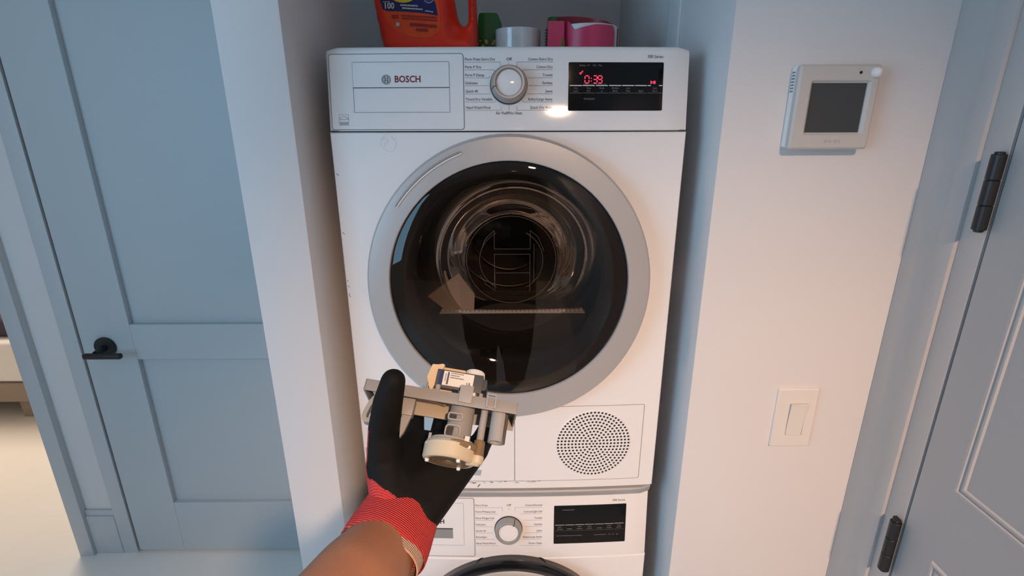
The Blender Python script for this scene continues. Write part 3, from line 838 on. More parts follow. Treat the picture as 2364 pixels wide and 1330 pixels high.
add_rings(bm, [[FD(*P(dr * 10.5, 2 * PI * i / 120), 0.0018) for i in range(120)], [FD(*P(dr * 10.5 + 0.0012, 2 * PI * i / 120), 0.0006) for i in range(120)]])
gr = from_bm('vent_grille', bm, M['white_enamel'], vp, smooth=20)
stuff(from_bm('hole_dark_discs', bmk, M['black_plastic'], vp, smooth=0, recalc=False))  # black discs paint in the dark depth of the holes
# old tape remains and scuffs on the front
bm = bmesh.new()
rnd = random.Random(2)
pts = []
for i in range(18):
    a = 2 * PI * i / 18; r = 0.0125 + rnd.uniform(-0.002, 0.002)
    pts.append((-0.2015 + r * math.cos(a), 0.6945 + r * 1.05 * math.sin(a)))
add_strip(bm, pts + [pts[0]], 0.0016, lambda x, z: FD(x, z, 0.0003))
for p, q in (((-0.208, 0.689), (-0.200, 0.701)), ((-0.195, 0.705), (-0.190, 0.699)), ((-0.212, 0.700), (-0.203, 0.704))): add_strip(bm, [p, q], 0.0022, lambda x, z: FD(x, z, 0.0003))
from_bm('tape_residue', bm, M['tape_clear'], dry, smooth=0)
M['tapegrey'] = mat('grey_tape_remnant', (0.42, 0.46, 0.50), 0.5, noise=0.1, nscale=80)
PATCHES = ([(-0.2940, 0.0820), (-0.2795, 0.0820), (-0.2785, 0.0970), (-0.2940, 0.0965)], [(-0.2945, 0.0320), (-0.2875, 0.0350), (-0.2830, 0.0670), (-0.2940, 0.0680)],
           [(-0.0815, 0.0362), (-0.0605, 0.0340), (-0.0575, 0.0474), (-0.0750, 0.0494)])
for q in PATCHES: plate('tape_remnant', q, FD, 0.0001, 0.0009, M['tapegrey'], dry)
bm = bmesh.new()
for i in range(26):
    x = rnd.uniform(-0.09, 0.06); z = 0.0195 + rnd.uniform(-0.003, 0.0015)
    add_strip(bm, [(x, z), (x + rnd.uniform(0.002, 0.008), z + rnd.uniform(-0.0008, 0.0008))], rnd.uniform(0.0004, 0.0011), lambda u, v: FD(u, v, 0.0009))
for p, q in (((-0.076, 0.0150), (-0.070, 0.0170)), ((-0.062, 0.0130), (-0.067, 0.0060)), ((-0.079, 0.0170), (-0.074, 0.0155))): add_strip(bm, [p, q], 0.0018, lambda u, v: FD(u, v, 0.0009))
for i in range(6):
    z = rnd.uniform(0.42, 0.66); add_strip(bm, [(-0.295, z), (-0.295 + rnd.uniform(0.001, 0.004), z - 0.003)], 0.0010, lambda u, v: FD(u, v, 0.0003))
stuff(from_bm('scuffs', bm, M['grime'], dry, smooth=0))

# ================================================================== WASHER
was = empty('washer', (0, 0.3, 0), 'white front-loading washing machine under the dryer, black door rim at bottom edge', 'washing machine')
wx0 = 0.2985
# lid with the overhanging front lip
bm = bmesh.new(); rings = []
prof = [(-0.0062, -0.62), (-0.0062, -0.010), (-0.0075, -0.0035), (-0.0105, -0.002), (-0.0215, -0.0055), (-0.0300, -0.012), (-0.0330, -0.018), (-0.0335, -0.06)]
for i in range(31):
    x = -0.2985 + 0.597 * i / 30
    e = max(0.0, (abs(x) - 0.288) / 0.0105); sh = -0.008 * e * e
    xx = x * (1 - 0.0)
    rings.append([Vector((xx, -B * (1 - (x / 0.299) ** 2) - h - (sh if h > -0.05 else 0), ZD + z)) for z, h in prof])
add_rings(bm, rings, closed=False)
for r_ in (rings[0], rings[-1]): bm.faces.new([bm.verts.new(p) for p in r_])
bmesh.ops.remove_doubles(bm, verts=bm.verts, dist=1e-6)
from_bm('lid', bm, M['silver'], was, smooth=40)
for x in (-0.20, -0.085, 0.035, 0.165, 0.262): box('stacking_tab', (x, 0.012, ZD - 0.0062), (x + 0.004, 0.03, ZD - 0.0004), M['white_plastic'], was)
box('stacking_gap', (-0.29, 0.03, ZD - 0.006), (0.29, 0.60, ZD - 0.001), M['gap'], was)
bm = bmesh.new(); rings = []
prof = [(-0.0320, -0.03), (-0.0320, -0.001), (-0.034, 0.0), (-0.1815, 0.0), (-0.1830, -0.0015), (-0.1830, -0.03)]
for i in range(31):
    x = -wx0 + 2 * wx0 * i / 30
    e = max(0.0, (abs(x) - 0.290) / 0.0085); dh = -0.006 * e * e
    rings.append([FW(x, z, h + (dh if h > -0.02 else 0)) for z, h in prof])
add_rings(bm, rings, closed=False)
for r_ in (rings[0], rings[-1]): bm.faces.new([bm.verts.new(p) for p in r_])
wp = from_bm('control_panel', bm, M['white_plastic'], was, smooth=40)
holed_front('front_panel', -0.299, 0.299, -0.845, -0.1842, 0.0, -0.385, 0.165, 0.165, FW, 0.03, M['white_enamel'], was)
bm = bmesh.new()
rr2 = lambda y: [Vector((x, y, z)) for x, z in ((-0.2975, 0.018), (0.2975, 0.018), (0.2975, ZD - 0.034), (-0.2975, ZD - 0.034))]
add_rings(bm, [rr2(0.031), rr2(0.60)], cap1=True)
from_bm('cabinet', bm, M['white_enamel'], was, smooth=0)
for x in (-0.26, 0.26):
    for y in (0.07, 0.56):
        bm = bmesh.new(); add_cyl(bm, (x, y, 0), (x, y, 0.02), 0.022, 0.018, 20, bev=0.002); from_bm('foot', bm, M['black_plastic'], was)
wd = plate('drawer', rrect(-0.2920, -0.0780, -0.1765, -0.0370, 0.004), FW, -0.004, 0.0008, M['white_plastic'], was, bev=0.0004)
outline_strip('drawer_gap', rrect(-0.2930, -0.0770, -0.1775, -0.0360, 0.005), 0.0014, FW, 0.0003, M['gapsoft'], wd)
outline_strip('grip_outline', rrect(-0.2540, -0.1000, -0.1500, -0.0480, 0.001, 2), 0.0006, FW, 0.0010, M['ink_light'], wd)
plate('grip_recess', rrect(-0.2300, -0.1240, -0.1330, -0.1080, 0.001, 2), FW, 0.0006, 0.0011, M['silver_dark'], wd)
bm = bmesh.new(); add_strip(bm, sub_line((-0.2300, -0.1095), (-0.1240, -0.1095)), 0.0022, lambda x, z: FW(x, z, 0.0014)); from_bm('grip_slot', bm, M['gap'], wd, smooth=0)
letters('brand_lettering', [('BOSCH', -0.1870, -0.0925, 0.0105, 'LEFT', 0.028, 0.93)], lambda x, z: FW(x, z, 0.0014), mat('dark_print', (0.03, 0.02, 0.025), 0.5, noise=0.02), wd)
bosch_mark(FW, 0.0014, -0.2040, -0.0925, 0.0070, 0.0009, 'emblem', wd, M['ink'])
L_W = ['Perm Press', 'Perm P/Heavy Soil', 'Perm P/Light Soil', 'Delicates', 'Quick 30', 'Rinse/Spin', 'Hand Wash/Wool']
R_W = ['Cotton/Normal', 'Cotton/Light Soil', 'Towels', 'Sanitize', 'Jeans', 'Bulky/Large Items', 'Drum Clean']
zl = [-0.0530 - 0.01540 * i for i in range(7)]
sp = [(a, -0.0745, z, 0.0044, 'LEFT', 0.006, 0.92) for a, z in zip(L_W, zl)] + [(a, 0.0690, z, 0.0044, 'RIGHT', 0.006, 0.92) for a, z in zip(R_W, zl)]
sp += [('Off', -0.0028, -0.0525, 0.0050, 'CENTER', 0.006, 1.0), ('500 Series', 0.2480, -0.0465, 0.0052, 'RIGHT', 0.004, 0.9)]
letters('programme_lettering', sp, lambda x, z: FW(x, z, 0.0006), M['ink'], wp)
bm = bmesh.new(); m_ = lambda x, z: FW(x, z, 0.0006)
ends = [0.0135, 0.0245, 0.0335, 0.0345, 0.0340, 0.0300, 0.0230]
for s in (-1, 1):
    for i in range(7):
        add_strip(bm, sub_line((-0.003 + s * 0.0715, zl[i] - 0.0052), (-0.003 + s * ends[i], zl[i] - 0.0052)), 0.0005, m_)
        if i == 0: add_strip(bm, [(-0.003 + s * ends[i], zl[i] - 0.0052), (-0.003 + s * ends[i], zl[i] - 0.0135)], 0.0005, m_)
add_strip(bm, [(-0.003, -0.0580), (-0.003, -0.0640)], 0.0005, m_)
from_bm('programme_lines', bm, M['ink_light'], wp, smooth=0)
nw = Vector((0, -math.cos(math.radians(6)), math.sin(math.radians(6))))
knob(was, FW(-0.0035, -0.1085, 0.0), nw, 0.0290, 0.0262, 0.020, math.radians(62))
wdp = plate('display', rrect(0.0945, 0.2510, -0.1480, -0.0558, 0.0018, 4), FW, -0.002, 0.0006, M['black_gloss'], was)
m_ = lambda x, z: FW(x, z, 0.0010)
bm = bmesh.new()
for a in [0.0972 + 0.0216 * i for i in range(7)]: add_strip(bm, sub_line((a, -0.1020), (a + 0.0200, -0.1022)), 0.0011, m_)
from_bm('button_bars', bm, M['ink_white'], wdp, smooth=0)
bm = bmesh.new()
for a in [0.0972 + 0.0216 * i for i in range(7)]: add_strip(bm, sub_line((a, -0.1160), (a + 0.0200, -0.1160)), 0.0004, m_)
rnd = random.Random(8)
def micro(x0, x1, z, t=0.0014):
    x = x0
    while x < x1:
        w_ = rnd.uniform(0.0012, 0.0034); add_strip(bm, [(x, z), (min(x + w_, x1), z)], t, m_); x += w_ + rnd.uniform(0.0004, 0.0010)
micro(0.1125, 0.1385, -0.0660); micro(0.1000, 0.1560, -0.1285, 0.0012); micro(0.1820, 0.2090, -0.1285, 0.0012)
for x in (0.2140, 0.2220, 0.2310): micro(x, x + 0.0045, -0.1285, 0.0012)
for i in range(7):
    c = 0.1072 + 0.0216 * i; micro(c - 0.0055, c + 0.0055, -0.1118)
    if i in (2, 3, 5, 6, 0): micro(c - 0.0040, c + 0.0040, -0.1070)
stuff(from_bm('display_markings', bm, M['ink_dimwhite'], wdp, smooth=0))
# washer door
WCZ = -0.3965
bm = bmesh.new()
def WC(r, y, n=96): return [Vector((0.0017 + r * math.cos(2 * PI * i / n), y, ZD + WCZ + r * math.sin(2 * PI * i / n))) for i in range(n)]
add_rings(bm, [WC(0.222, -0.006), WC(0.227, -0.024), WC(0.2315, -0.034), WC(0.2300, -0.040), WC(0.224, -0.0440), WC(0.216, -0.0445), WC(0.209, -0.040), WC(0.203, -0.034)])
wr = from_bm('door_rim', bm, mat('black_gloss_rim', (0.006, 0.006, 0.008), 0.18, noise=0.05), was, smooth=40)
bm = bmesh.new(); add_rings(bm, [WC(0.204, -0.034), WC(0.196, -0.040), WC(0.168, -0.044), WC(0.160, -0.038), WC(0.158, -0.02)])
from_bm('door_inner_ring', bm, M['silver'], was, smooth=40)
bm = bmesh.new(); vr = add_rings(bm, [WC(0.160, -0.030), WC(0.150, -0.034), WC(0.10, -0.038)]); bm.faces.new(vr[-1])
from_bm('door_glass', bm, M['door_glass'], was, smooth=60)
bm = bmesh.new(); add_rings(bm, [WC(0.164, 0.02), WC(0.20, 0.06), WC(0.20, 0.42)], cap1=True)
from_bm('drum', bm, M['drum'], was, smooth=40)

# ================================================================== THINGS ON TOP OF THE DRYER
ZT = ZD + 0.8448
def cross(cx, cy, a, b, z, n=48, p=2.6):
    """super-ellipse cross section"""
    r = []
    for i in range(n):
        t = 2 * PI * i / n; c, s_ = math.cos(t), math.sin(t)
        r.append(Vector((cx + a * math.copysign(abs(c) ** (2 / p), c), cy + b * math.copysign(abs(s_) ** (2 / p), s_), z)))
    return r
# ---- detergent jug: body with a through-handle on the right
JY = 0.20
M['jug'] = mat('orange_red_plastic', (0.85, 0.028, 0.003), 0.4, noise=0.03, nscale=10)
jug = empty('detergent_jug', (-0.155, JY, ZT), 'large orange-red laundry detergent jug with blue label', 'detergent')
# outline in the front plane (x, z above the dryer top), handle hole cut out
jo = [(-0.234, 0.0), (-0.062, 0.0), (-0.0600, 0.004), (-0.0585, 0.03), (-0.0590, 0.07), (-0.0600, 0.11), (-0.0625, 0.150), (-0.0700, 0.178), (-0.0850, 0.195), (-0.105, 0.202), (-0.120, 0.210),
      (-0.126, 0.225), (-0.176, 0.225), (-0.184, 0.212), (-0.215, 0.195), (-0.240, 0.165), (-0.2515, 0.130), (-0.2525, 0.100), (-0.250, 0.075), (-0.2445, 0.040), (-0.2385, 0.010)]
hole = [(-0.0915, 0.058), (-0.0840, 0.0535), (-0.0775, 0.058), (-0.0755, 0.070), (-0.0755, 0.100), (-0.0775, 0.135), (-0.0850, 0.155), (-0.0985, 0.160), (-0.1040, 0.150), (-0.1040, 0.125), (-0.1000, 0.095), (-0.0955, 0.070)]
def densify(o, step=0.006):
    r = []
    for i in range(len(o)):
        p, q = o[i], o[(i + 1) % len(o)]; n = max(1, int(math.hypot(q[0] - p[0], q[1] - p[1]) / step))
        r += [(p[0] + (q[0] - p[0]) * k / n, p[1] + (q[1] - p[1]) * k / n) for k in range(n)]
    return r
def smooth_loop(o, it=2):
    for _ in range(it):
        o = [((o[i - 1][0] + 2 * o[i][0] + o[(i + 1) % len(o)][0]) / 4, (o[i - 1][1] + 2 * o[i][1] + o[(i + 1) % len(o)][1]) / 4) for i in range(len(o))]
    return o
JO = smooth_loop(densify(jo), 2); JH = smooth_loop(densify(hole), 3)
def pip(x, z, o):
    c = False
    for i in range(len(o)):
        (x1, z1), (x2, z2) = o[i - 1], o[i]
        if (z1 > z) != (z2 > z) and x < (x2 - x1) * (z - z1) / (z2 - z1) + x1: c = not c
    return c
def dist_loop(x, z, o):
    d = 1e9
    for i in range(len(o)):
        ax, az = o[i - 1]; bx, bz = o[i]
        vx, vz = bx - ax, bz - az; L = vx * vx + vz * vz + 1e-12
        t = max(0, min(1, ((x - ax) * vx + (z - az) * vz) / L))
        d = min(d, math.hypot(x - ax - vx * t, z - az - vz * t))
    return d
def jug_depth(x, z):
    d = min(dist_loop(x, z, JO), dist_loop(x, z, JH))
    t = max(0.0, min(1.0, (x + 0.122) / 0.022)) * max(0.0, min(1.0, (z - 0.020) / 0.030)); t = t * t * (3 - 2 * t)
    grip = 0.046 - 0.022 * t
    k = min(1.0, d / 0.020)
    return grip * math.sqrt(max(0.0, 1 - (1 - k) ** 2))
me2 = bmesh.new()
# inflate a triangulated sheet of the outline to both sides
vo = [me2.verts.new((x, 0, z)) for x, z in JO]; vh = [me2.verts.new((x, 0, z)) for x, z in JH]
eo = [me2.edges.new((vo[i - 1], vo[i])) for i in range(len(vo))] + [me2.edges.new((vh[i - 1], vh[i])) for i in range(len(vh))]
bmesh.ops.triangle_fill(me2, edges=eo, use_beauty=True)
bmesh.ops.delete(me2, geom=[f for f in me2.faces if pip(f.calc_center_median().x, f.calc_center_median().z, JH)], context='FACES')
for it in range(4):
    long_e = [e for e in me2.edges if not e.is_boundary and e.calc_length() > 0.009]
    if not long_e: break
    bmesh.ops.subdivide_edges(me2, edges=long_e, cuts=1)
    bmesh.ops.triangulate(me2, faces=me2.faces)
    bmesh.ops.beautify_fill(me2, faces=me2.faces, edges=[e for e in me2.edges if not e.is_boundary])
    inner = [v for v in me2.verts if not v.is_boundary]
    for _ in range(4): bmesh.ops.smooth_vert(me2, verts=inner, factor=0.5, use_axis_x=True, use_axis_z=True)
bdry = {v for v in me2.verts if v.is_boundary}
half = [(v, jug_depth(v.co.x, v.co.z) if v not in bdry else 0.0) for v in me2.verts]
dup = bmesh.ops.duplicate(me2, geom=me2.faces[:])
mapd = dup['vert_map']
for v, dpt in half:
    w_ = mapd[v]; w_.co.y = dpt; v.co.y = -dpt
bmesh.ops.remove_doubles(me2, verts=me2.verts, dist=1e-5)
for v in me2.verts: v.co = Vector((v.co.x, JY + v.co.y, ZT + v.co.z))
body = from_bm('jug_body', me2, M['jug'], jug, smooth=60)
bm = bmesh.new(); lathe(bm, [(0.024, 0.222), (0.026, 0.224), (0.033, 0.226), (0.033, 0.262), (0.030, 0.266), (0.0001, 0.266)], (-0.151, JY, ZT), (0, 0, 1), 40)
from_bm('cap', bm, mat('blue_cap', (0.02, 0.05, 0.25), 0.35, noise=0.03), jug)
# printed label: laid on the front of the jug, following its surface
def JF(x, z, h=0.0007): return Vector((x, JY - jug_depth(x, z) - h, ZT + z))
def label_patch(name, outline, h, material):
    bm = bmesh.new()
    bm.faces.new([bm.verts.new((x, z, 0)) for x, z in outline])
    xs_ = [p[0] for p in outline]; zs_ = [p[1] for p in outline]
    for ax, lo, hi in ((0, min(xs_), max(xs_)), (1, min(zs_), max(zs_))):
        k = lo + 0.006
        while k < hi - 0.001:
            bmesh.ops.bisect_plane(bm, geom=bm.verts[:] + bm.edges[:] + bm.faces[:], plane_co=(k, k, 0), plane_no=(1, 0, 0) if ax == 0 else (0, 1, 0), dist=1e-6); k += 0.006
    bmesh.ops.triangulate(bm, faces=bm.faces)
    for v in bm.verts: v.co = JF(v.co.x, v.co.y, h)
    return from_bm(name, bm, material, body, smooth=60)
label_patch('label_ground', smooth_loop(densify([(-0.2350, 0.150), (-0.2345, 0.105), (-0.2300, 0.075), (-0.2130, 0.047), (-0.1850, 0.034), (-0.1500, 0.031), (-0.1265, 0.042), (-0.1235, 0.060), (-0.1270, 0.090), (-0.1330, 0.120), (-0.1380, 0.150)]), 2), 0.0006,
            mat('label_orange', (0.80, 0.075, 0.012), 0.3, noise=0.06, nscale=30))
label_patch('label_band', densify([(-0.2335, 0.0965), (-0.2290, 0.0790), (-0.2200, 0.0765), (-0.1900, 0.0755), (-0.1550, 0.0730), (-0.1290, 0.0690), (-0.1310, 0.0850), (-0.1330, 0.0925), (-0.1500, 0.0950), (-0.1900, 0.0985)]), 0.0011,
            mat('label_navy', (0.012, 0.014, 0.10), 0.3, noise=0.04))
def disc(cx, cz, r, n=40): return [(cx + r * math.cos(2 * PI * i / n), cz + r * math.sin(2 * PI * i / n)) for i in range(n)]
label_patch('label_yellow_ring', disc(-0.1905, 0.1290, 0.0390), 0.0016, mat('label_yellow', (0.70, 0.50, 0.02), 0.3, noise=0.03))
label_patch('label_orange_disc', disc(-0.1905, 0.1310, 0.0300), 0.0020, mat('label_orange_bright', (0.72, 0.09, 0.01), 0.3, noise=0.03))
label_patch('label_seal', disc(-0.1440, 0.0985, 0.0105), 0.0015, mat('label_seal_navy', (0.03, 0.03, 0.16), 0.3, noise=0.03))
mj = lambda x, z: JF(x, z, 0.0024)
letters('label_number', [('100', -0.2265, 0.0845, 0.0095, 'LEFT', 0.05, 0.95)], mj, M['ink_white'], body)
bm = bmesh.new(); rnd = random.Random(5)
def micro_j(x0, x1, z0, z1, t):
    x = x0
    while x < x1 - 0.001:
        w_ = rnd.uniform(0.0020, 0.0045); z = z0 + (z1 - z0) * (x - x0) / (x1 - x0)
        add_strip(bm, [(x, z), (min(x + w_, x1), z - 0.0001)], t, mj); x += w_ + 0.0007
micro_j(-0.1960, -0.1640, 0.0860, 0.0845, 0.0024); micro_j(-0.1930, -0.1560, 0.0812, 0.0790, 0.0024); micro_j(-0.2270, -0.2130, 0.0915, 0.0915, 0.0010); micro_j(-0.1510, -0.1370, 0.0765, 0.0745, 0.0018)
for a in range(0, 360, 24):
    a0 = math.radians(a); a1 = math.radians(a + 17)
    add_strip(bm, [(-0.1440 + 0.0088 * math.cos(q), 0.0985 + 0.0088 * math.sin(q)) for q in (a0, (a0 + a1) / 2, a1)], 0.0012, mj)
for i, z in enumerate((0.1020, 0.0985, 0.0950)): micro_j(-0.1485, -0.1395, z, z, 0.0018)
micro_j(-0.2060, -0.1995, 0.0545, 0.0545, 0.006)
stuff(from_bm('label_white_print', bm, M['ink_white'], body, smooth=0))
bm = bmesh.new()
micro_j(-0.2130, -0.2010, 0.0690, 0.0690, 0.0022); micro_j(-0.2130, -0.2010, 0.0655, 0.0655, 0.0022)
micro_j(-0.1950, -0.1320, 0.0690, 0.0655, 0.0028); micro_j(-0.1950, -0.1300, 0.0645, 0.0605, 0.0024)
micro_j(-0.1810, -0.1320, 0.0545, 0.0510, 0.0052); micro_j(-0.1700, -0.1470, 0.0455, 0.0445, 0.0050)
stuff(from_bm('label_red_print', bm, mat('label_dark_red', (0.28, 0.012, 0.005), 0.4, noise=0.04), body, smooth=0))

# ---- green bottles
def green_bottle(name, cx, cy, a, b, h, label):
    g = empty(name, (cx, cy, ZT), label, 'bottle', 'green bottles on the dryer')
    bm = bmesh.new()
    add_rings(bm, [cross(cx, cy, a * 0.96, b * 0.96, ZT, p=3.4), cross(cx, cy, a, b, ZT + 0.004, p=3.4), cross(cx, cy, a, b, ZT + h * 0.45, p=3.4), cross(cx, cy, a * 0.99, b * 0.99, ZT + h * 0.46, p=3.4), cross(cx - a * 0.03, cy, a * 0.90, b * 0.95, ZT + h * 0.8, p=3.4), cross(cx - a * 0.1, cy, a * 0.75, b * 0.8, ZT + h - 0.003, p=3.4), cross(cx - a * 0.12, cy, a * 0.68, b * 0.7, ZT + h, p=3.4)], cap0=True, cap1=True)
    gb_ = from_bm('green_body', bm, mat('green_plastic', (0.018, 0.13, 0.022), 0.35, noise=0.05), g)
    bm = bmesh.new(); add_rings(bm, [cross(cx, cy, a + 0.0006, b + 0.0006, ZT + 0.004, p=3.4), cross(cx, cy, a + 0.0006, b + 0.0006, ZT + h * 0.45, p=3.4)])
    m = mat('leafy_label', (0.10, 0.16, 0.03), 0.4)
    nt = m.node_tree; vz = nt.nodes.new('ShaderNodeTexVoronoi'); vz.inputs['Scale'].default_value = 110
    tc = nt.nodes.new('ShaderNodeTexCoord'); nt.links.new(tc.outputs['Object'], vz.inputs['Vector'])
    rp = nt.nodes.new('ShaderNodeValToRGB'); rp.color_ramp.elements[0].color = (0.55, 0.55, 0.25, 1); rp.color_ramp.elements[1].color = (0.05, 0.11, 0.02, 1)
    rp.color_ramp.elements[0].position = 0.15; rp.color_ramp.elements[1].position = 0.45
    nt.links.new(vz.outputs['Distance'], rp.inputs['Fac']); nt.links.new(rp.outputs['Color'], nt.nodes['Principled BSDF'].inputs['Base Color'])
    from_bm('leafy_label', bm, m, g)
green_bottle('green_bottle', -0.0365, 0.26, 0.0270, 0.020, 0.0905, 'green bottle with leafy label right of the detergent jug')
green_bottle('green_bottle', 0.1120, 0.36, 0.0290, 0.020, 0.1010, 'green bottle mostly hidden behind the pink tape dispenser')

# ---- clear tape roll
tr = empty('tape_roll', (0.0195, 0.23, ZT), 'roll of clear packing tape lying flat on the dryer', 'tape')
M['cleartape'] = mat('clear_tape_roll', (0.62, 0.61, 0.60), 0.12, noise=0.12, nscale=60, bump=0.3, bscale=90, coat=0.6)
bm = bmesh.new(); lathe(bm, [(0.038, 0.0), (0.0440, 0.0), (0.0448, 0.001), (0.0448, 0.055), (0.0440, 0.056), (0.038, 0.056), (0.038, 0.0)], (0.0195, 0.23, ZT), (0, 0, 1), 64)
from_bm('tape_winding', bm, M['cleartape'], tr)
bm = bmesh.new(); lathe(bm, [(0.0355, 0.0), (0.038, 0.0), (0.038, 0.0565), (0.0355, 0.0565), (0.0355, 0.0)], (0.0195, 0.23, ZT), (0, 0, 1), 64)
from_bm('cardboard_core', bm, mat('cardboard', (0.35, 0.24, 0.14), 0.8, noise=0.1), tr)

# ---- pink tape dispenser around a white roll
PCX, PCY = 0.158, 0.235
pd = empty('tape_dispenser', (PCX, PCY, ZT), 'pink tape dispenser holding a white roll of tape', 'tape dispenser')
bm = bmesh.new(); lathe(bm, [(0.036, 0.001), (0.058, 0.001), (0.0590, 0.002), (0.0590, 0.060), (0.058, 0.061), (0.036, 0.061), (0.036, 0.001)], (PCX, PCY, ZT), (0, 0, 1), 64)
from_bm('white_roll', bm, mat('white_tape', (0.66, 0.65, 0.64), 0.35, noise=0.03), pd)
M['pink'] = mat('pink_plastic', (0.62, 0.045, 0.12), 0.35, noise=0.03)
def shell(angs, zlo, zhi, r, th, name, material):
    bm = bmesh.new(); rings = []
    for a, lo, hi in zip(angs, zlo, zhi):
        c_, s_ = math.cos(a), math.sin(a)
        rings.append([Vector((PCX + rr_ * c_, PCY + rr_ * s_, ZT + z)) for rr_, z in ((r, lo), (r + th, lo), (r + th, hi), (r, hi))])
    add_rings(bm, rings, cap0=True, cap1=True)
    return from_bm(name, bm, material, pd)
N = 30
angs = [math.radians(-152 + (-38 + 152) * i / N) for i in range(N + 1)]
hi = []
for a in angs:
    t = (math.degrees(a) + 152) / 114.0
    if t < 0.16: hi.append(0.066)
    elif t < 0.26: hi.append(0.066 - 0.016 * (t - 0.16) / 0.10)
    elif t < 0.60: hi.append(0.050 + 0.008 * (t - 0.26) / 0.34)
    else: hi.append(0.058 - 0.012 * max(0.0, (t - 0.93) / 0.07) ** 2)
lo = [0.002 + (0.006 * max(0, (i / N - 0.75) / 0.25) ** 2) for i in range(N + 1)]
shell(angs, lo, hi, 0.0600, 0.0016, 'front_guard', M['pink'])
angs = [math.radians(5 + (205 - 5) * i / 40) for i in range(41)]
hi = [0.066 + 0.026 * math.sin(PI * min(1, i / 40 * 1.0)) - (0.006 * max(0, 1 - i / 8)) for i in range(41)]
shell(angs, [0.002] * 41, hi, 0.0620, 0.0016, 'back_shell', mat('dark_red_plastic', (0.30, 0.012, 0.03), 0.4, noise=0.03))
bm = bmesh.new()
add_box(bm, (PCX - 0.082, PCY - 0.050, ZT + 0.002), (PCX - 0.050, PCY - 0.020, ZT + 0.066), 0.003)
ct = from_bm('cutter_head', bm, M['pink'], pd)
bm = bmesh.new()
for i in range(9): 
    z = ZT + 0.006 + i * 0.0052
    add_prism(bm, [(PCX - 0.0880, z + 0.0026), (PCX - 0.082, z), (PCX - 0.082, z + 0.0052)], lambda u, v, h: Vector((u, h, v)), PCY - 0.046, PCY - 0.044)
from_bm('cutter_teeth', bm, M['black_metal'], ct)
bm = bmesh.new()
add_prism(bm, [(PCX - 0.056, ZT + 0.010), (PCX - 0.049, ZT + 0.010), (PCX - 0.050, ZT + 0.036), (PCX - 0.054, ZT + 0.033), (PCX - 0.0575, ZT + 0.018)], lambda u, v, h: Vector((u, h, v)), PCY - 0.0515, PCY - 0.0500)
from_bm('green_tab', bm, mat('olive_tab', (0.10, 0.13, 0.03), 0.5, noise=0.05), ct)

# ================================================================== PUMP UNIT HELD IN THE HAND
PO = Vector((-0.0612, -0.5025, 1.3503))
PS = 0.943 / 1000.0
PA = Vector((0.98624, -0.05613, -0.15547)); PB = Vector((0.08089, -0.65636, 0.75010)); PC = Vector((-0.14415, -0.75236, -0.64279))
def PP(a, b, c): return PO + PA * (a * PS) + PB * (b * PS) + PC * (c * PS)   # millimetres: along plate, towards viewer, down the pump axis
M['pgrey'] = mat('grey_moulded_plastic', (0.30, 0.285, 0.265), 0.5, noise=0.04, nscale=40, bump=0.05)
M['pgrey2'] = mat('light_grey_plastic', (0.36, 0.35, 0.335), 0.45, noise=0.04)
M['cream'] = mat('cream_plastic', (0.60, 0.52, 0.37), 0.45, noise=0.06, nscale=60)
M['beige'] = mat('beige_coil_former', (0.74, 0.55, 0.33), 0.5, noise=0.05)
M['pwhite'] = mat('white_cap_plastic', (0.82, 0.79, 0.74), 0.4, noise=0.03)
M['dgrey'] = mat('dark_grey_core', (0.075, 0.078, 0.085), 0.5, noise=0.06)
M['amber'] = mat('stained_plastic', (0.22, 0.15, 0.08), 0.35, noise=0.25, nscale=120)
pump = empty('drain_pump', PO, 'grey plastic drain pump unit with cream impeller cover held in the glove', 'pump')
def pbox(bm, a0, a1, b0, b1, c0, c1, bev=0.0006): add_box(bm, (a0, b0, c0), (a1, b1, c1), bev * 1000, 2, xf=lambda v: PP(v.x, v.y, v.z))
def pcyl(bm, a, b, c0, c1, r0, r1=None, n=32, bev=0.0): add_cyl(bm, PP(a, b, c0), PP(a, b, c1), r0 / 1000, None if r1 is None else r1 / 1000, n, bev / 1000)
bm = bmesh.new()
pbox(bm, -68, 71, -21, 21, -9, -7.5, 0.0004)
# skirts round the tray
pbox(bm, -68, 71, 19.4, 21, -9, 1.5, 0.0005)
pbox(bm, -68, 71, -21, -19.4, -9, 5, 0.0005)
pbox(bm, 69.4, 71, -21, 21, -9, 1.5, 0.0004)
pbox(bm, -68, -66.4, -21, 21, -9, 1.5, 0.0004)
add_prism(bm, [(-68, -9), (-66, -9), (-50, 8), (-54, 8)], lambda u, v, h: PP(u, h, v), -20.5, 16.0)
plt = from_bm('mounting_plate', bm, M['pgrey'], pump)
bm = bmesh.new(); pbox(bm, -34, 14, -18.8, -17, -7.5, 5.5, 0.0003); from_bm('lit_rear_skirt', bm, mat('lit_skirt_grey', (0.42, 0.36, 0.28), 0.5, noise=0.04), plt)  # lighter warm piece paints in the light on the rear skirt
# open square keeper on the front edge
bm = bmesh.new()
for q in ((42, 43.4, 20, 23, -12, 0), (49.5, 50.9, 20, 23, -12, 0), (42, 50.9, 20, 23, -13, -11.6), (42, 50.9, 20, 22.5, -1.6, -0.4)): pbox(bm, *q, 0.0003)
from_bm('keeper_frame', bm, M['pgrey2'], plt)
bm = bmesh.new(); pbox(bm, 17, 29, 21, 23, -17, -1, 0.0006); from_bm('clip_tongue', bm, M['pgrey2'], plt)
for q in ((-4, 14, -16, -6, 2.2, 2.4, 16), (36, 14, -14, -6, 1.8, 2.2, 16)):
    bm = bmesh.new(); pcyl(bm, *q); from_bm('stud', bm, M['pgrey2'], plt)
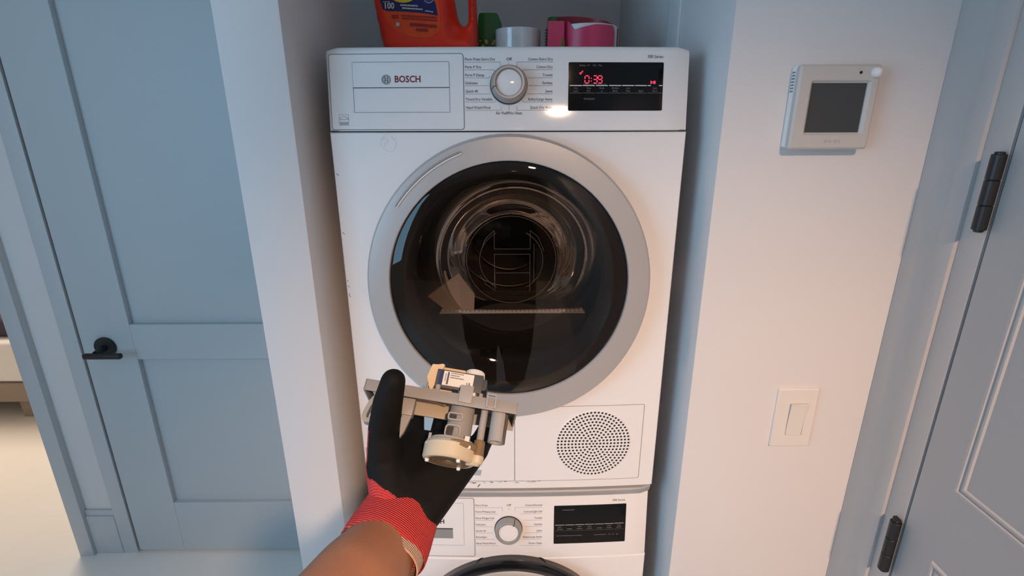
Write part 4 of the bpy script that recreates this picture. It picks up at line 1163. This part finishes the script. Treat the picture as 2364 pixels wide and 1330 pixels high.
# hook under the left end: a closed U-shaped eye
bm = bmesh.new()
ho = [(-61, -2), (-52, -2), (-50.5, 6), (-55, 20), (-59, 25), (-65, 25), (-67.5, 19), (-65, 7)]
ho = smooth_loop(densify([(x, y) for x, y in ho], 2.0), 2); hi_ = smooth_loop(inset(ho, 4.0), 1)
rg = []
for b_ in (-7.0, 3.0): rg.append([PP(u, b_, v) for u, v in ho])
ri = [[PP(u, b_, v) for u, v in hi_] for b_ in (3.0, -7.0)]
add_rings(bm, [rg[0], rg[1], ri[0], ri[1], rg[0]])
bmesh.ops.remove_doubles(bm, verts=bm.verts, dist=1e-6)
from_bm('hook_eye', bm, M['pgrey2'], pump)
bm = bmesh.new(); pbox(bm, -55, -47, -10, 0, -8, 8, 0.001); from_bm('hook_block', bm, M['pgrey'], pump)
# prong beside the thumb
bm = bmesh.new()
pbox(bm, -34, -22, -4, 8, -2, 14, 0.0015)
add_prism(bm, [(-31, 13), (-22.5, 13), (-26.0, 29), (-28.5, 34), (-30.0, 26)], lambda u, v, h: PP(u, h, v), 1.0, 6.0)
from_bm('prong', bm, M['pgrey2'], pump)
# main tube with its two ports
bm = bmesh.new(); pcyl(bm, 21.5, 0, -7.5, 31, 10.6, 11.2, 40); tube = from_bm('pump_tube', bm, M['pgrey'], pump)
def port(c0, c1, w_, prot, name):
    bm = bmesh.new()
    o = rrect(21.5 - 4.5 - w_ / 2, 21.5 - 4.5 + w_ / 2, c0, c1, min(w_, c1 - c0) * 0.32, 5, 100)
    i_ = inset(o, 1.2)
    add_rings(bm, [[PP(u, 5, v) for u, v in o], [PP(u, 10.0 + prot, v) for u, v in o], [PP(u, 10.0 + prot, v) for u, v in i_], [PP(u, 5.5, v) for u, v in i_]])
    p_ = from_bm(name, bm, M['pgrey2'], tube)
    bm = bmesh.new(); bm.faces.new([bm.verts.new(PP(u, 10.9, v)) for u, v in i_]); bmesh.ops.recalc_face_normals(bm, faces=bm.faces)
    return p_, bm
p1, b1 = port(6.5, 13.5, 13.5, 4.0, 'upper_port'); p2, b2 = port(17.5, 29, 14.0, 4.5, 'lower_port')
M['portdark'] = mat('port_inside', (0.035, 0.03, 0.026), 0.6, noise=0.1)
from_bm('port_floor', b1, M['portdark'], tube); from_bm('port_floor', b2, M['portdark'], tube)
# flange, impeller cover with dished end and three studs
bm = bmesh.new(); pcyl(bm, 17.5, 0, 28.5, 31.5, 19.0, 19.0, 48, bev=0.6); pcyl(bm, 17.5, 0, 31.5, 34.5, 21.5, 21.5, 48, bev=0.6); from_bm('flange', bm, M['pgrey2'], pump)
bm = bmesh.new()
ax = [PP(17.5, 0, c) for c in (33.5, 34.2, 45.5, 47.0, 47.2, 46.4, 45.4)]; rad = (21.8, 22.4, 22.0, 20.6, 18.5, 14.0, 0.01)
u_, v_ = PA, PB
add_rings(bm, [circle(c, u_, v_, r / 1000, 56) for c, r in zip(ax, rad)])
cover = from_bm('impeller_cover', bm, M['cream'], pump, smooth=35)
bm = bmesh.new(); add_rings(bm, [circle(PP(17.5, 0, 47.35), u_, v_, 0.0178, 40), circle(PP(17.5, 0, 46.9), u_, v_, 0.0125, 40), circle(PP(17.5, 0, 46.4), u_, v_, 0.004, 40), circle(PP(17.5, 0, 44.4), u_, v_, 0.0002, 40)])
from_bm('shaded_stain', bm, M['amber'], cover)  # brown stain colour also paints in the shade on the cover's end
for ang in (60, 178, 300):
    a = math.radians(ang); bm = bmesh.new(); pcyl(bm, 17.5 + 18.6 * math.cos(a), 18.6 * math.sin(a), 46.0, 49.5, 1.9, 1.6, 14, bev=0.3); from_bm('stud', bm, M['pwhite'], cover)
for (a, b_, k) in ((-2.0, 9, 0.6), (31.0, 16, 1.0)):
    bm = bmesh.new(); pbox(bm, a - 2.2 * k, a + 2.2 * k, b_ - 1.5, b_ + 1.5, 26.5, 37, 0.0006); pbox(bm, a - 4.4 * k, a + 4.4 * k, b_ - 1.5, b_ + 2.8, 34.5, 37, 0.0006); from_bm('snap_clip', bm, M['pwhite'] if k > 0.8 else M['pgrey2'], cover)
bm = bmesh.new(); pcyl(bm, 20, -2, 31.5, 37, 23.5, 23.5, 40, bev=0.8); from_bm('stained_gasket', bm, M['amber'], pump)
# outlet elbow and riser tube
bm = bmesh.new(); pcyl(bm, 42.0, 6, -4, 34, 3.0, 3.2, 20); rs = from_bm('riser_tube', bm, M['pgrey2'], pump)
bm = bmesh.new(); pcyl(bm, 42.0, 6, 26, 42, 4.6, 5.2, 24, bev=0.5); from_bm('stained_socket', bm, M['amber'], rs)
bm = bmesh.new(); add_cyl(bm, PP(33, 5, 43), PP(45, 6, 43), 0.0050, 0.0048, 24, 0.0006); add_cyl(bm, PP(42, 6, 39), PP(42, 6, 46.5), 0.0058, 0.0052, 24, 0.0010); from_bm('outlet_elbow', bm, M['cream'], rs)
# open-sided sleeve at the right
bm = bmesh.new()
angs = [math.radians(-60 + 300 * i / 36) for i in range(37)]
def slv(r, c): return [PP(56.5 + r * math.cos(a + math.radians(115)), 8 + r * math.sin(a + math.radians(115)), c) for a in angs]
add_rings(bm, [slv(7.8, -4), slv(7.8, 26), slv(6.0, 26), slv(6.0, -4)], closed=False)
from_bm('sleeve', bm, M['pgrey2'], pump)
# motor on top: coil former, laminated core with rating label, white cap, black end
bm = bmesh.new(); pbox(bm, -8, 36, -4, 12, -33, -15, 0.0012); core = from_bm('motor_core', bm, M['dgrey'], pump)
bm = bmesh.new(); pbox(bm, 26, 40, -10, 10, -31, -9, 0.003); from_bm('core_end', bm, M['dgrey'], core)
bm = bmesh.new()
add_prism(bm, [(-36, -8), (-30, -36), (-25, -38), (-20, -36), (-4, -36), (-4, -20), (-10, -8), (-14, -4)], lambda u, v, h: PP(u + 18, h, v), -8.0, -4.0, 0)
add_prism(bm, [(-15.5, -30), (-14, -37), (-9, -37.5), (-4.5, -39), (-2.5, -38), (-9.5, -12), (-10.5, -9), (-12, -13), (-16.5, -24)], lambda u, v, h: PP(u, h, v), 2.0, 10.0)
cf = from_bm('coil_former', bm, M['beige'], pump)
bm = bmesh.new(); pbox(bm, -8, 18, -8, 5, -38, -32, 0.0015); pbox(bm, -9, 12, 0, 8, -14.5, -9, 0.0006); from_bm('coil_window', bm, M['beige'], cf)
bm = bmesh.new(); add_cyl(bm, PP(27, 0, -30), PP(27, 0, -39.5), 0.0094, 0.0086, 32, 0.0009); pbox(bm, 31, 36.5, -2, 7, -35, -22, 0.001); from_bm('white_cap', bm, M['pwhite'], pump)
bm = bmesh.new(); add_cyl(bm, PP(33, -2, -14), PP(41, -2, -14), 0.0125, 0.0120, 32, 0.001); from_bm('black_rotor_cup', bm, M['black_plastic'], pump)
bm = bmesh.new(); pbox(bm, 15, 31, 7, 11.5, -15.5, -11, 0.0008); pbox(bm, 15, 18.5, 7, 11.5, -12, -7, 0.0005); pbox(bm, 27.5, 31, 7, 11.5, -12, -7, 0.0005); from_bm('white_carrier', bm, M['pwhite'], pump)
bm = bmesh.new(); pbox(bm, 9, 15, 6, 11, -15.5, -8, 0.0004); from_bm('black_terminal', bm, M['black_plastic'], pump)
bm = bmesh.new(); add_tube(bm, [PP(-14, 8, -9), PP(-15.5, 9, -14), PP(-15, 9, -19)], 0.0006, 8); add_tube(bm, [PP(-17, 7, -9), PP(-18, 8, -15)], 0.0006, 8)
from_bm('wire_pins', bm, mat('tinned_wire', (0.6, 0.58, 0.55), 0.3, metal=0.9, noise=0.05), pump)
# rating label on the core's front face
LM = lambda u, v, h=12.3: PP(u, h, -v)
bm = bmesh.new(); add_prism(bm, [(-1.5, 17.6), (27, 17.6), (27, 31.6), (-1.5, 31.6)], lambda u, v, h: PP(u, h, -v), 12.0, 12.15)
lab = from_bm('rating_label', bm, mat('label_paper', (0.82, 0.80, 0.74), 0.5, noise=0.02), core)
bm = bmesh.new(); add_prism(bm, [(-5, 17.2), (-1.5, 17.2), (-1.5, 31.8), (-5, 31.8)], lambda u, v, h: PP(u, h, -v), 12.0, 12.12)
from_bm('blue_band', bm, mat('label_blue', (0.02, 0.035, 0.13), 0.5, noise=0.04), core)
bm = bmesh.new(); rnd = random.Random(3)
ml = lambda u, v: PP(u, 12.28, -v)
add_strip(bm, [(3.0, 30.8), (3.0, 18.6)], 1.7, ml)
for z in (29, 27.6, 26.0, 24.4, 22.8): add_strip(bm, [(0.6, z), (0.6, z - 1.1)], 0.8, ml)
def micro_l(u0, u1, v, t):
    u = u0
    while u < u1 - 0.2:
        w_ = rnd.uniform(0.5, 1.2); add_strip(bm, [(u, v), (min(u + w_, u1), v)], t, ml); u += w_ + 0.3
micro_l(5.2, 17, 30.2, 0.9); micro_l(5.2, 13.5, 28.0, 0.9); micro_l(5.2, 17.5, 25.8, 1.0); micro_l(17, 26.2, 18.8, 0.8)
stuff(from_bm('label_print', bm, M['ink'], lab, smooth=0))
letters('approval_mark', [('UL', 23.0, 21.8, 2.6, 'CENTER', 0.05, 1.0)], ml, M['ink'], lab)

# ================================================================== PERSON: gloved left hand, arm, and the body behind the camera
def ball_pts(c, r, n=10):
    res = []
    for i in range(n + 1):
        th = PI * i / n
        for k in range(2 * n):
            ph = PI * k / n
            res.append(Vector(c) + Vector((math.sin(th) * math.cos(ph), math.sin(th) * math.sin(ph), math.cos(th))) * r)
    return res
def add_hull(bm, balls, n=10):
    """convex hull of balls (centre, radius): a tapered capsule for two, a slab for more"""
    tmp = bmesh.new()
    for c, r in balls:
        for p in ball_pts(c, r, n): tmp.verts.new(p)
    bmesh.ops.remove_doubles(tmp, verts=tmp.verts, dist=1e-6)
    res = bmesh.ops.convex_hull(tmp, input=tmp.verts)
    junk = [g for g in res['geom_interior'] if isinstance(g, bmesh.types.BMVert)]
    bmesh.ops.delete(tmp, geom=list(set(junk)), context='VERTS')
    me = bpy.data.meshes.new('h'); tmp.to_mesh(me); tmp.free(); bm.from_mesh(me); bpy.data.meshes.remove(me)
def chain(bm, pts, rad, n=10):
    for i in range(len(pts) - 1): add_hull(bm, [(pts[i], rad[i]), (pts[i + 1], rad[i + 1])], n)
def remeshed(bm, voxel, it):
    me = bpy.data.meshes.new('r'); bm.to_mesh(me); bm.free()
    o = bpy.data.objects.new('r', me); COL.objects.link(o)
    m = o.modifiers.new('v', 'REMESH'); m.mode = 'VOXEL'; m.voxel_size = voxel; m.adaptivity = 0
    s_ = o.modifiers.new('s', 'SMOOTH'); s_.factor = 0.5; s_.iterations = it
    dg = bpy.context.evaluated_depsgraph_get(); dg.update()
    res = bpy.data.meshes.new_from_object(o.evaluated_get(dg))
    bpy.data.objects.remove(o); bpy.data.meshes.remove(me)
    return res

FING = {
 'index': [(-0.0922, -0.4785, 1.3008), (-0.0965, -0.4414, 1.305), (-0.097, -0.4156, 1.3037), (-0.0968, -0.4006, 1.3013)],
 'middle': [(-0.0680, -0.4768, 1.2937), (-0.0672, -0.4369, 1.3), (-0.0707, -0.4103, 1.2978), (-0.0706, -0.3925, 1.2943)],
 'ring': [(-0.05, -0.4785, 1.2919), (-0.0492, -0.4378, 1.2974), (-0.0491, -0.4132, 1.2957), (-0.0491, -0.3976, 1.2918)],
 'little': [(-0.0305, -0.4868, 1.2958), (-0.0202, -0.4543, 1.2992), (-0.0165, -0.4337, 1.2977), (-0.0155, -0.4192, 1.2939)]}
THUMB = [(-0.1068, -0.5248, 1.3072), (-0.1060, -0.5222, 1.3411), (-0.0990, -0.5285, 1.3704), (-0.0930, -0.5294, 1.3905)]
WL = (-0.0986, -0.5433, 1.289); WR = (-0.0748, -0.5455, 1.2761)
ARM = [(-0.0886, -0.5434, 1.2758), (-0.0958, -0.5573, 1.2705), (-0.1040, -0.5785, 1.2655), (-0.1124, -0.6070, 1.2674)]

person = empty('person', (-0.06, -1.17, 0), 'person reaching in with bare forearm and black-palmed red work glove holding the pump', 'person')
bm = bmesh.new()
for k, r in (('index', (0.0112, 0.0100, 0.0096, 0.0088)), ('middle', (0.0112, 0.0102, 0.0098, 0.0090)), ('ring', (0.0120, 0.0110, 0.0103, 0.0090)), ('little', (0.0108, 0.0098, 0.0092, 0.0082))):
    chain(bm, FING[k], r)
chain(bm, THUMB, (0.0165, 0.0134, 0.0122, 0.0100))
add_hull(bm, [(WL, 0.018), (WR, 0.018), (FING['index'][0], 0.0108), (FING['little'][0], 0.0112), (FING['middle'][0], 0.0110), (FING['ring'][0], 0.0115)])
add_hull(bm, [(WL, 0.018), (THUMB[0], 0.0170), (Vector(THUMB[0]).lerp(Vector(THUMB[1]), 0.25), 0.0120), (FING['index'][0], 0.011)])
add_hull(bm, [(THUMB[0], 0.0160), (FING['index'][0], 0.0105), (FING['middle'][0], 0.0108), (WR, 0.0175), (WL, 0.018)])
gm = remeshed(bm, 0.0016, 5)
# split the glove: black coating on the palm side and the fingers, red knit on the back and wrist
arm_d = (Vector(ARM[0]) - Vector(ARM[3])).normalized()
palm_n = Vector((0.0, -0.80, 0.60))
bmg = bmesh.new(); bmg.from_mesh(gm); bpy.data.meshes.remove(gm)
knit_faces = []
w0 = Vector(ARM[0])
for f in bmg.faces:
    c = f.calc_center_median(); n_ = f.normal
    along = (c - Vector((-0.1111, -0.5418, 1.3031))).dot(Vector((0.528, 0.625, 0.5749)))
    back = n_.dot(palm_n) < -0.55 and along < 0.055
    leftedge = c.x < -0.108 and n_.x < -0.70 and c.z < 1.345 and n_.dot(palm_n) < 0.50
    if along < 0 or back or leftedge: knit_faces.append(f)
ks = set(knit_faces)
bmk2 = bmg.copy()
kidx = {f.index for f in ks}
bmk2.faces.ensure_lookup_table()
bmesh.ops.delete(bmg, geom=list(ks), context='FACES')
bmesh.ops.delete(bmk2, geom=[f for f in bmk2.faces if f.index not in kidx], context='FACES')
M['nitrile'] = mat('black_nitrile', (0.0065, 0.006, 0.0055), 0.7, noise=0.15, nscale=400, bump=0.15, bscale=900, spec=0.18)
M['knit'] = knit_mat('red_knit', (0.72, 0.075, 0.075), 4200, tuple(arm_d))
glove = from_bm('work_glove', bmg, M['nitrile'], person, smooth=80, recalc=False)
from_bm('knit_back', bmk2, M['knit'], glove, smooth=80, recalc=False)
# knitted cuff: an open tube that flares a little over the wrist
SU = Vector((0.8464, -0.2398, -0.4755)); SV = Vector((0.4928, 0.0142, 0.87))
C_TOP, C_HEM = Vector((-0.0886, -0.5420, 1.2790)), Vector((-0.1008, -0.5807, 1.2642))
HN = Vector((-0.2019, -0.9707, 0.1302))
def cuff_ring(t, grow=0.0, n=72):
    """t = 0 at the hand, 1 at the hem"""
    c_ = C_TOP.lerp(C_HEM, t)
    e = max(0.0, t) ** 2 * (3 - 2 * t); grow = grow + 0.018 * min(0.0, t)
    a = 0.0320 + 0.0050 * e + grow; b_ = 0.0240 + 0.0055 * e + grow
    r = []
    for i in range(n):
        q = 2 * PI * i / n; k = max(0.0, math.cos(q - math.radians(-12)))
        r.append(c_ + SU * a * math.cos(q) * (1 - 0.10 * e * k) + SV * b_ * math.sin(q) - HN * 0.013 * e * k)
    return r
bm = bmesh.new()
add_rings(bm, [cuff_ring(t) for t in (-0.35, -0.1, 0.15, 0.4, 0.65, 0.85, 1.0)] + [cuff_ring(1.04, -0.0010), cuff_ring(0.98, -0.0024), cuff_ring(0.2, -0.0024)])
from_bm('knit_cuff', bm, M['knit'], glove, smooth=70)
# cream inner hem, longer on the little-finger side
bm = bmesh.new()
def hem_ring(t0, grow, n=72):
    r = cuff_ring(1.0, grow, n)
    return [p + HN * (t0 * max(0.0, math.cos(2 * PI * i / n - math.radians(10)) * 0.75 + 0.25)) for i, p in enumerate(r)]
add_rings(bm, [cuff_ring(0.85, -0.0020), hem_ring(0.0130, -0.0020), hem_ring(0.0130, -0.0032), cuff_ring(0.85, -0.0032)])
from_bm('cream_hem', bm, knit_mat('cream_hem', (0.72, 0.50, 0.36), 4200, tuple(arm_d)), glove, smooth=70)

# body: one continuous figure behind the camera, its left arm reaching forward
SK = mat('brown_skin', (0.37, 0.165, 0.09), 0.5, noise=0.10, nscale=60, bump=0.08, bscale=300, sss=0.15)
bm = bmesh.new()
EL_ = Vector((-0.195, -0.785, 1.225)); SHL = Vector((-0.235, -1.08, 1.315)); SHR = Vector((0.115, -1.20, 1.325))
chain(bm, [Vector(ARM[0]), Vector(ARM[1]), Vector(ARM[2]), Vector(ARM[3]), Vector((-0.150, -0.690, 1.253)), EL_], (0.0215, 0.0245, 0.0300, 0.0350, 0.0420, 0.0400), 12)
chain(bm, [EL_, Vector((-0.222, -0.93, 1.262)), SHL], (0.040, 0.046, 0.055))
add_hull(bm, [(SHL, 0.055), (SHR, 0.055), (Vector((-0.10, -1.16, 1.20)), 0.11), (Vector((-0.02, -1.18, 1.20)), 0.11)])
add_hull(bm, [(Vector((-0.13, -1.15, 1.18)), 0.11), (Vector((0.01, -1.18, 1.18)), 0.11), (Vector((-0.12, -1.16, 0.90)), 0.105), (Vector((0.00, -1.18, 0.90)), 0.105)])
HD = Vector((-0.075, -1.12, 1.490))
chain(bm, [Vector((-0.06, -1.17, 1.33)), Vector((-0.075, -1.14, 1.42))], (0.062, 0.056))
add_hull(bm, [(HD + Vector((0, -0.01, 0.04)), 0.082), (HD + Vector((0, 0.012, -0.02)), 0.070), (HD + Vector((0, 0.030, -0.080)), 0.042)])
add_hull(bm, [(HD + Vector((0, 0.086, -0.012)), 0.012), (HD + Vector((0, 0.070, 0.028)), 0.009)])
for s in (-1, 1):
    add_hull(bm, [(HD + Vector((s * 0.080, -0.005, 0.02)), 0.012), (HD + Vector((s * 0.078, -0.002, -0.03)), 0.010)])
ER = Vector((0.26, -1.10, 1.07)); WRR = Vector((0.15, -1.00, 1.29))
chain(bm, [SHR, ER, WRR], (0.055, 0.042, 0.029))
add_hull(bm, [(WRR, 0.027), (Vector((0.125, -0.995, 1.345)), 0.020), (Vector((0.105, -1.00, 1.365)), 0.018)])
for i in range(4):
    b0 = Vector((0.130 - 0.016 * i, -1.00, 1.360 + 0.002 * i))
    chain(bm, [b0, b0 + Vector((-0.012, 0.012, 0.030)), b0 + Vector((-0.030, -0.004, 0.036))], (0.0095, 0.009, 0.008))
chain(bm, [Vector((0.110, -1.00, 1.325)), Vector((0.078, -1.00, 1.340)), Vector((0.060, -1.00, 1.360))], (0.012, 0.010, 0.009))
for s in (-1, 1):
    hp = Vector((-0.06 + s * 0.085, -1.17, 0.87)); kn = Vector((-0.06 + s * 0.10, -1.14, 0.46)); ak = Vector((-0.06 + s * 0.10, -1.18, 0.09))
    chain(bm, [hp, kn, ak], (0.095, 0.062, 0.042))
    chain(bm, [ak + Vector((0, -0.02, -0.05)), ak + Vector((0, 0.15, -0.062))], (0.038, 0.026))
sk = remeshed(bm, 0.0042, 8)
link('body', sk, SK, person, smooth=80)
def cloth(name, fn, col, voxel=0.006):
    bm = bmesh.new(); fn(bm); me = remeshed(bm, voxel, 6)
    return link(name, me, mat(name + '_cloth', col, 0.9, noise=0.1, nscale=50, bump=0.1, bscale=150), person, smooth=80)
def shirt(bm):
    add_hull(bm, [(SHL, 0.066), (SHR, 0.066), (Vector((-0.10, -1.16, 1.20)), 0.122), (Vector((-0.02, -1.18, 1.20)), 0.122)])
    add_hull(bm, [(Vector((-0.13, -1.15, 1.18)), 0.122), (Vector((0.01, -1.18, 1.18)), 0.122), (Vector((-0.13, -1.16, 0.87)), 0.120), (Vector((0.01, -1.18, 0.87)), 0.120)])
    chain(bm, [SHL, Vector((-0.225, -0.97, 1.275))], (0.066, 0.060)); chain(bm, [SHR, SHR.lerp(ER, 0.45)], (0.068, 0.060))
def trousers(bm):
    for s in (-1, 1):
        hp = Vector((-0.06 + s * 0.085, -1.17, 0.85)); kn = Vector((-0.06 + s * 0.10, -1.14, 0.46)); ak = Vector((-0.06 + s * 0.10, -1.18, 0.11))
        chain(bm, [hp, kn, ak], (0.108, 0.078, 0.064))
    add_hull(bm, [(Vector((-0.13, -1.17, 0.85)), 0.116), (Vector((0.01, -1.17, 0.85)), 0.116)])
def hair(bm):
    add_hull(bm, [(HD + Vector((0, -0.018, 0.050)), 0.086), (HD + Vector((0, -0.030, 0.000)), 0.078)])
cloth('shirt', shirt, (0.03, 0.035, 0.05)); cloth('trousers', trousers, (0.02, 0.022, 0.03)); cloth('hair', hair, (0.012, 0.010, 0.009))
for s in (-1, 1):
    bm = bmesh.new()
    x = -0.06 + s * 0.10
    add_hull(bm, [(Vector((x, -1.22, 0.045)), 0.044), (Vector((x, -1.04, 0.034)), 0.033), (Vector((x, -1.19, 0.075)), 0.050)])
    sh = remeshed(bm, 0.005, 4); link('shoe', sh, M['black_plastic'], person, smooth=80)
    bm = bmesh.new(); add_hull(bm, [(HD + Vector((s * 0.030, 0.074, 0.012)), 0.0085), (HD + Vector((s * 0.030, 0.0745, 0.012)), 0.0085)])
    from_bm('eye', bm, mat('eye', (0.7, 0.68, 0.65), 0.2, noise=0.05), person)
bm = bmesh.new(); add_hull(bm, [(HD + Vector((-0.020, 0.070, -0.062)), 0.006), (HD + Vector((0.020, 0.070, -0.062)), 0.006), (HD + Vector((0, 0.074, -0.064)), 0.007)])
from_bm('lips', bm, mat('lips', (0.24, 0.09, 0.07), 0.5, noise=0.05), person)
